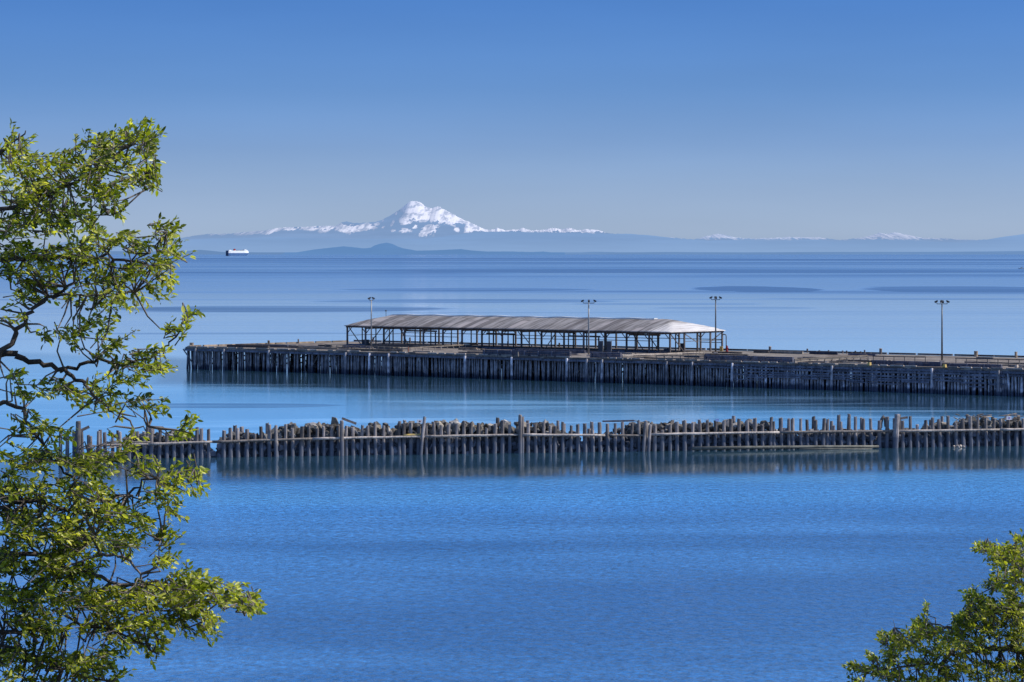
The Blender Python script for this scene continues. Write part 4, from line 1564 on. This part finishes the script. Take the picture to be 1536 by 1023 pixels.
TY = 23.0
tb = (-5.6, 23.0, ground_z(-5.6, 23.0) - .1)
trunk = [(tb[0], tb[1], tb[2]), (-5.5, 23, 15.5), (-5.45, 23.1, 18), (-5.3, 23.05, 20.2), (-5.15, 23, 22), (-5.0, 23, 24.0), (-4.9, 23.05, 25.2), (-4.92, 23.1, 26.0)]
limbs = [
    ([(-5.3, 23.05, 20.2), (-60, 545), (0, 527), (45, 541), (95, 556), (128, 578)], .045, .018, 0),
    ([(-5.3, 23.05, 20.2), (-30, 560), (12, 518), (36, 478), (62, 452), (110, 425)], .035, .014, -.1),
    ([(128, 578), (150, 600), (175, 620), (205, 640), (222, 642)], .016, .006, 0),
    ([(95, 556), (140, 540), (190, 548), (235, 530), (262, 505), (283, 475)], .02, .006, .1),
    ([(62, 452), (110, 440), (160, 445), (200, 440)], .012, .005, -.1),
    ([(-5.15, 23, 22.0), (-60, 400), (10, 388), (70, 386), (130, 386), (195, 392), (262, 402)], .035, .008, .1),
    ([(195, 392), (222, 372), (250, 352)], .01, .005, .1),
    ([(-5.1, 23, 22.6), (-60, 330), (20, 310), (90, 285), (150, 250), (205, 212), (232, 200)], .03, .007, 0),
    ([(150, 250), (195, 262), (222, 270), (236, 285)], .012, .005, 0),
    ([(20, 310), (80, 322), (140, 325), (182, 320)], .015, .005, .2),
    ([(-5.05, 23, 23.2), (-40, 260), (10, 225), (40, 195)], .03, .006, 0),
    ([(-5.4, 23.1, 18.6), (-60, 640), (0, 597), (30, 612), (52, 650), (80, 690), (110, 720)], .03, .01, .1),
    ([(80, 690), (130, 690), (180, 690), (210, 700)], .012, .005, .1),
    ([(-5.4, 23.1, 18.6), (-60, 790), (0, 760), (60, 750), (130, 775), (190, 740), (235, 715), (285, 705)], .03, .006, 0),
    ([(130, 775), (150, 835), (185, 832), (214, 855), (222, 890)], .02, .008, -.1),
    ([(-5.45, 23.1, 18.0), (-60, 860), (0, 830), (60, 830), (120, 860), (200, 880), (270, 880), (330, 900), (388, 910)], .035, .006, 0),
    ([(200, 880), (235, 850), (245, 805)], .01, .004, 0),
    ([(270, 880), (300, 915), (315, 945)], .01, .004, .1),
    ([(-5.45, 23.1, 17.6), (-50, 950), (20, 945), (80, 948), (112, 935), (165, 945), (205, 960), (238, 985)], .03, .006, -.1),
    ([(-5.45, 23.1, 17.4), (-50, 1010), (0, 965), (50, 985), (120, 1010), (180, 1030)], .03, .01, 0),
]
clumps = [
    (22, 212, 24, 20, 8, 60), (25, 262, 40, 36, 30, 20), (78, 262, 42, 34, 30, 20), (130, 236, 36, 34, 28, 40), (180, 218, 36, 26, 28, 35), (216, 212, 20, 26, 18, 60), (222, 250, 16, 26, 12, -60),
    (190, 268, 26, 20, 12, 0), (140, 290, 34, 24, 18, 10), (60, 315, 55, 28, 34, 10), (20, 350, 36, 26, 22, 0), (110, 335, 36, 18, 16, 0), (178, 314, 14, 12, 4, -40),
    (30, 405, 44, 38, 34, 0), (100, 385, 45, 24, 24, 10), (150, 366, 26, 18, 12, 20), (195, 365, 28, 16, 12, 10), (240, 350, 24, 13, 8, 40), (258, 382, 16, 18, 9, 30), (215, 398, 35, 18, 15, 0),
    (150, 412, 48, 22, 20, 0), (254, 418, 13, 14, 5, -60), (228, 442, 18, 14, 6, -50), (192, 450, 16, 16, 5, -50), (150, 446, 34, 16, 12, 0), (70, 440, 45, 18, 14, 10),
    (281, 478, 13, 12, 5, 45), (262, 502, 16, 12, 5, 40), (238, 538, 30, 16, 11, 20), (222, 556, 24, 9, 5, -20), (180, 528, 36, 26, 18, 10), (140, 498, 36, 24, 16, 20), (22, 470, 22, 16, 5, 30),
    (88, 505, 26, 16, 7, -20), (10, 558, 18, 14, 5, 0), (60, 585, 40, 16, 13, 0), (120, 590, 36, 20, 15, 0), (175, 580, 34, 16, 13, 0), (215, 600, 24, 14, 6, 0), (238, 618, 14, 14, 4, 0),
    (30, 640, 40, 22, 10, -20), (20, 690, 30, 22, 12, 0), (80, 650, 24, 16, 6, 0), (150, 610, 24, 12, 5, -10), (270, 655, 30, 10, 4, 10), (283, 636, 9, 8, 2, 60), (195, 655, 34, 12, 4, 10), (60, 690, 40, 18, 14, 0),
    (110, 690, 40, 15, 14, -10), (150, 700, 40, 18, 16, -10), (185, 686, 22, 12, 6, 0), (20, 735, 34, 22, 16, 0), (75, 735, 30, 22, 10, 0), (222, 705, 22, 13, 6, -20), (272, 714, 26, 15, 9, 30), (292, 730, 12, 16, 5, -50), (245, 742, 24, 18, 8, -20), (258, 765, 10, 14, 3, -60),
    (130, 748, 40, 22, 20, 0), (180, 775, 34, 20, 16, 0), (208, 785, 14, 14, 4, -40), (60, 785, 50, 26, 26, 0), (15, 790, 24, 24, 12, 0), (120, 800, 44, 26, 26, 0), (180, 815, 28, 18, 10, 0), (245, 812, 14, 16, 5, 60), (240, 840, 18, 10, 4, 10),
    (40, 840, 46, 26, 26, 0), (110, 850, 44, 26, 26, 0), (30, 890, 40, 24, 22, 0), (100, 895, 44, 20, 22, 0), (170, 900, 36, 20, 18, 0), (225, 898, 36, 20, 22, 0), (270, 872, 28, 16, 12, 20), (300, 880, 22, 14, 9, 10), (345, 893, 24, 14, 11, -10), (376, 908, 14, 14, 8, -20),
    (280, 905, 36, 16, 16, -10), (310, 935, 12, 20, 7, -60), (265, 930, 24, 14, 8, -30), (220, 935, 30, 16, 10, 0), (160, 935, 36, 16, 12, 0), (230, 968, 16, 16, 5, -50), (190, 958, 20, 14, 5, -30),
    (60, 935, 50, 20, 22, 0), (20, 985, 30, 24, 16, 0), (80, 985, 40, 20, 16, 0), (130, 1000, 30, 22, 14, 0), (160, 985, 18, 10, 5, 0), (40, 1022, 50, 14, 12, 0), (175, 1017, 12, 8, 3, 30),
    (-60, 300, 50, 60, 20, 180), (-60, 430, 50, 60, 20, 180), (-60, 700, 50, 70, 20, 180), (-60, 860, 50, 70, 20, 180), (-60, 990, 50, 50, 14, 180), (60, 1060, 90, 30, 24, -20),
    (-180, 130, 90, 60, 26, 90), (-300, 300, 90, 90, 30, 180), (-320, 560, 90, 110, 30, 180), (-320, 800, 90, 110, 30, 180), (-220, 230, 60, 60, 16, 130), (-230, -80, 90, 80, 30, 90), (-230, -260, 80, 110, 34, 90), (-230, -410, 45, 50, 14, 90), (-330, -120, 80, 90, 24, 150), (-140, -200, 60, 80, 20, 45),
]
make_tree('broadleaf_tree', 'tall leafy tree with spreading sunlit branches filling the left edge', tb, trunk, [.26, .22, .19, .15, .11, .07, .035, .012], limbs, clumps, TY, .32, .047, M['leaf'], 11, 35, 17,
          Vector((.6, .1, -.1)))

SY_ = 34.0
sb_ = (7.4, 34.0, ground_z(7.4, 34.0) - .1)
trunk = [(sb_[0], sb_[1], sb_[2]), (7.35, 34, 11), (7.2, 34, 14), (7.1, 34, 16.5), (7.0, 34, 18.6)]
limbs = [
    ([(7.2, 34, 14.0), (1640, 1030), (1560, 985), (1500, 970), (1435, 980), (1400, 995), (1350, 1000), (1300, 1012)], .06, .008, 0),
    ([(7.15, 34, 15.0), (1640, 960), (1560, 920), (1500, 915), (1455, 935), (1410, 945), (1370, 955), (1330, 960)], .06, .006, .1),
    ([(7.1, 34, 16.5), (1620, 880), (1560, 850), (1510, 835), (1470, 825)], .045, .006, 0),
    ([(1560, 850), (1520, 870), (1490, 880)], .015, .005, .1),
    ([(1500, 915), (1470, 900), (1450, 910)], .012, .005, 0),
    ([(7.2, 34, 13.8), (1620, 1080), (1540, 1035), (1480, 1030), (1420, 1040), (1360, 1035)], .05, .01, .2),
    ([(1400, 945), (1389, 930), (1388, 912)], .006, .004, 0),
    ([(1350, 955), (1343, 945), (1341, 930)], .006, .003, 0),
]
clumps = [
    (1528, 815, 16, 12, 12, 90), (1480, 824, 20, 8, 12, 160), (1510, 832, 26, 12, 18, 160), (1498, 845, 20, 8, 8, 200), (1535, 850, 20, 20, 16, 160), (1515, 868, 24, 14, 16, 170), (1490, 878, 12, 9, 7, 190), (1530, 892, 26, 16, 20, 160),
    (1458, 892, 9, 7, 5, 120), (1470, 905, 22, 12, 16, 150), (1500, 915, 30, 15, 30, 160), (1540, 925, 26, 20, 28, 160), (1450, 918, 10, 8, 4, 180), (1460, 932, 28, 12, 24, 160), (1510, 945, 36, 16, 34, 160), (1440, 950, 26, 12, 18, 170),
    (1388, 914, 4, 3, 3, 90), (1384, 938, 13, 7, 9, 110), (1400, 955, 26, 12, 16, 160), (1372, 952, 12, 9, 8, 120), (1340, 957, 16, 8, 9, 140), (1324, 955, 8, 7, 4, 140), (1350, 972, 24, 12, 16, 160), (1308, 984, 5, 5, 4, 150), (1330, 988, 18, 9, 10, 170),
    (1400, 978, 24, 12, 16, 160), (1440, 972, 26, 12, 16, 160), (1280, 1000, 10, 5, 6, 165), (1300, 1006, 14, 5, 6, 170), (1335, 1010, 22, 10, 16, 160), (1375, 1000, 22, 12, 14, 160), (1480, 968, 26, 12, 16, 160), (1530, 965, 26, 14, 22, 160),
    (1420, 1008, 26, 14, 18, 160), (1465, 1000, 24, 14, 14, 160), (1510, 1000, 26, 14, 18, 160), (1545, 1000, 20, 20, 14, 160), (1490, 1022, 40, 10, 18, 160), (1390, 1024, 40, 8, 16, 160), (1285, 1022, 10, 4, 3, 160),
    (1590, 850, 50, 40, 30, 20), (1590, 940, 50, 50, 36, 0), (1600, 1040, 70, 50, 36, 0), (1450, 1060, 90, 25, 36, 180), (1680, 900, 60, 90, 40, 0), (1700, 1030, 60, 60, 30, 0), (1630, 790, 50, 40, 20, 60), (1740, 840, 50, 60, 20, 20),
]
make_tree('shrubby_tree', 'rounded leafy tree top rising in the lower right corner', sb_, trunk, [.2, .17, .14, .11, .06], limbs, clumps, SY_, .4, .048, M['leaf2'], 23, 16, 14,
          Vector((-.3, 0, .3)), .9)
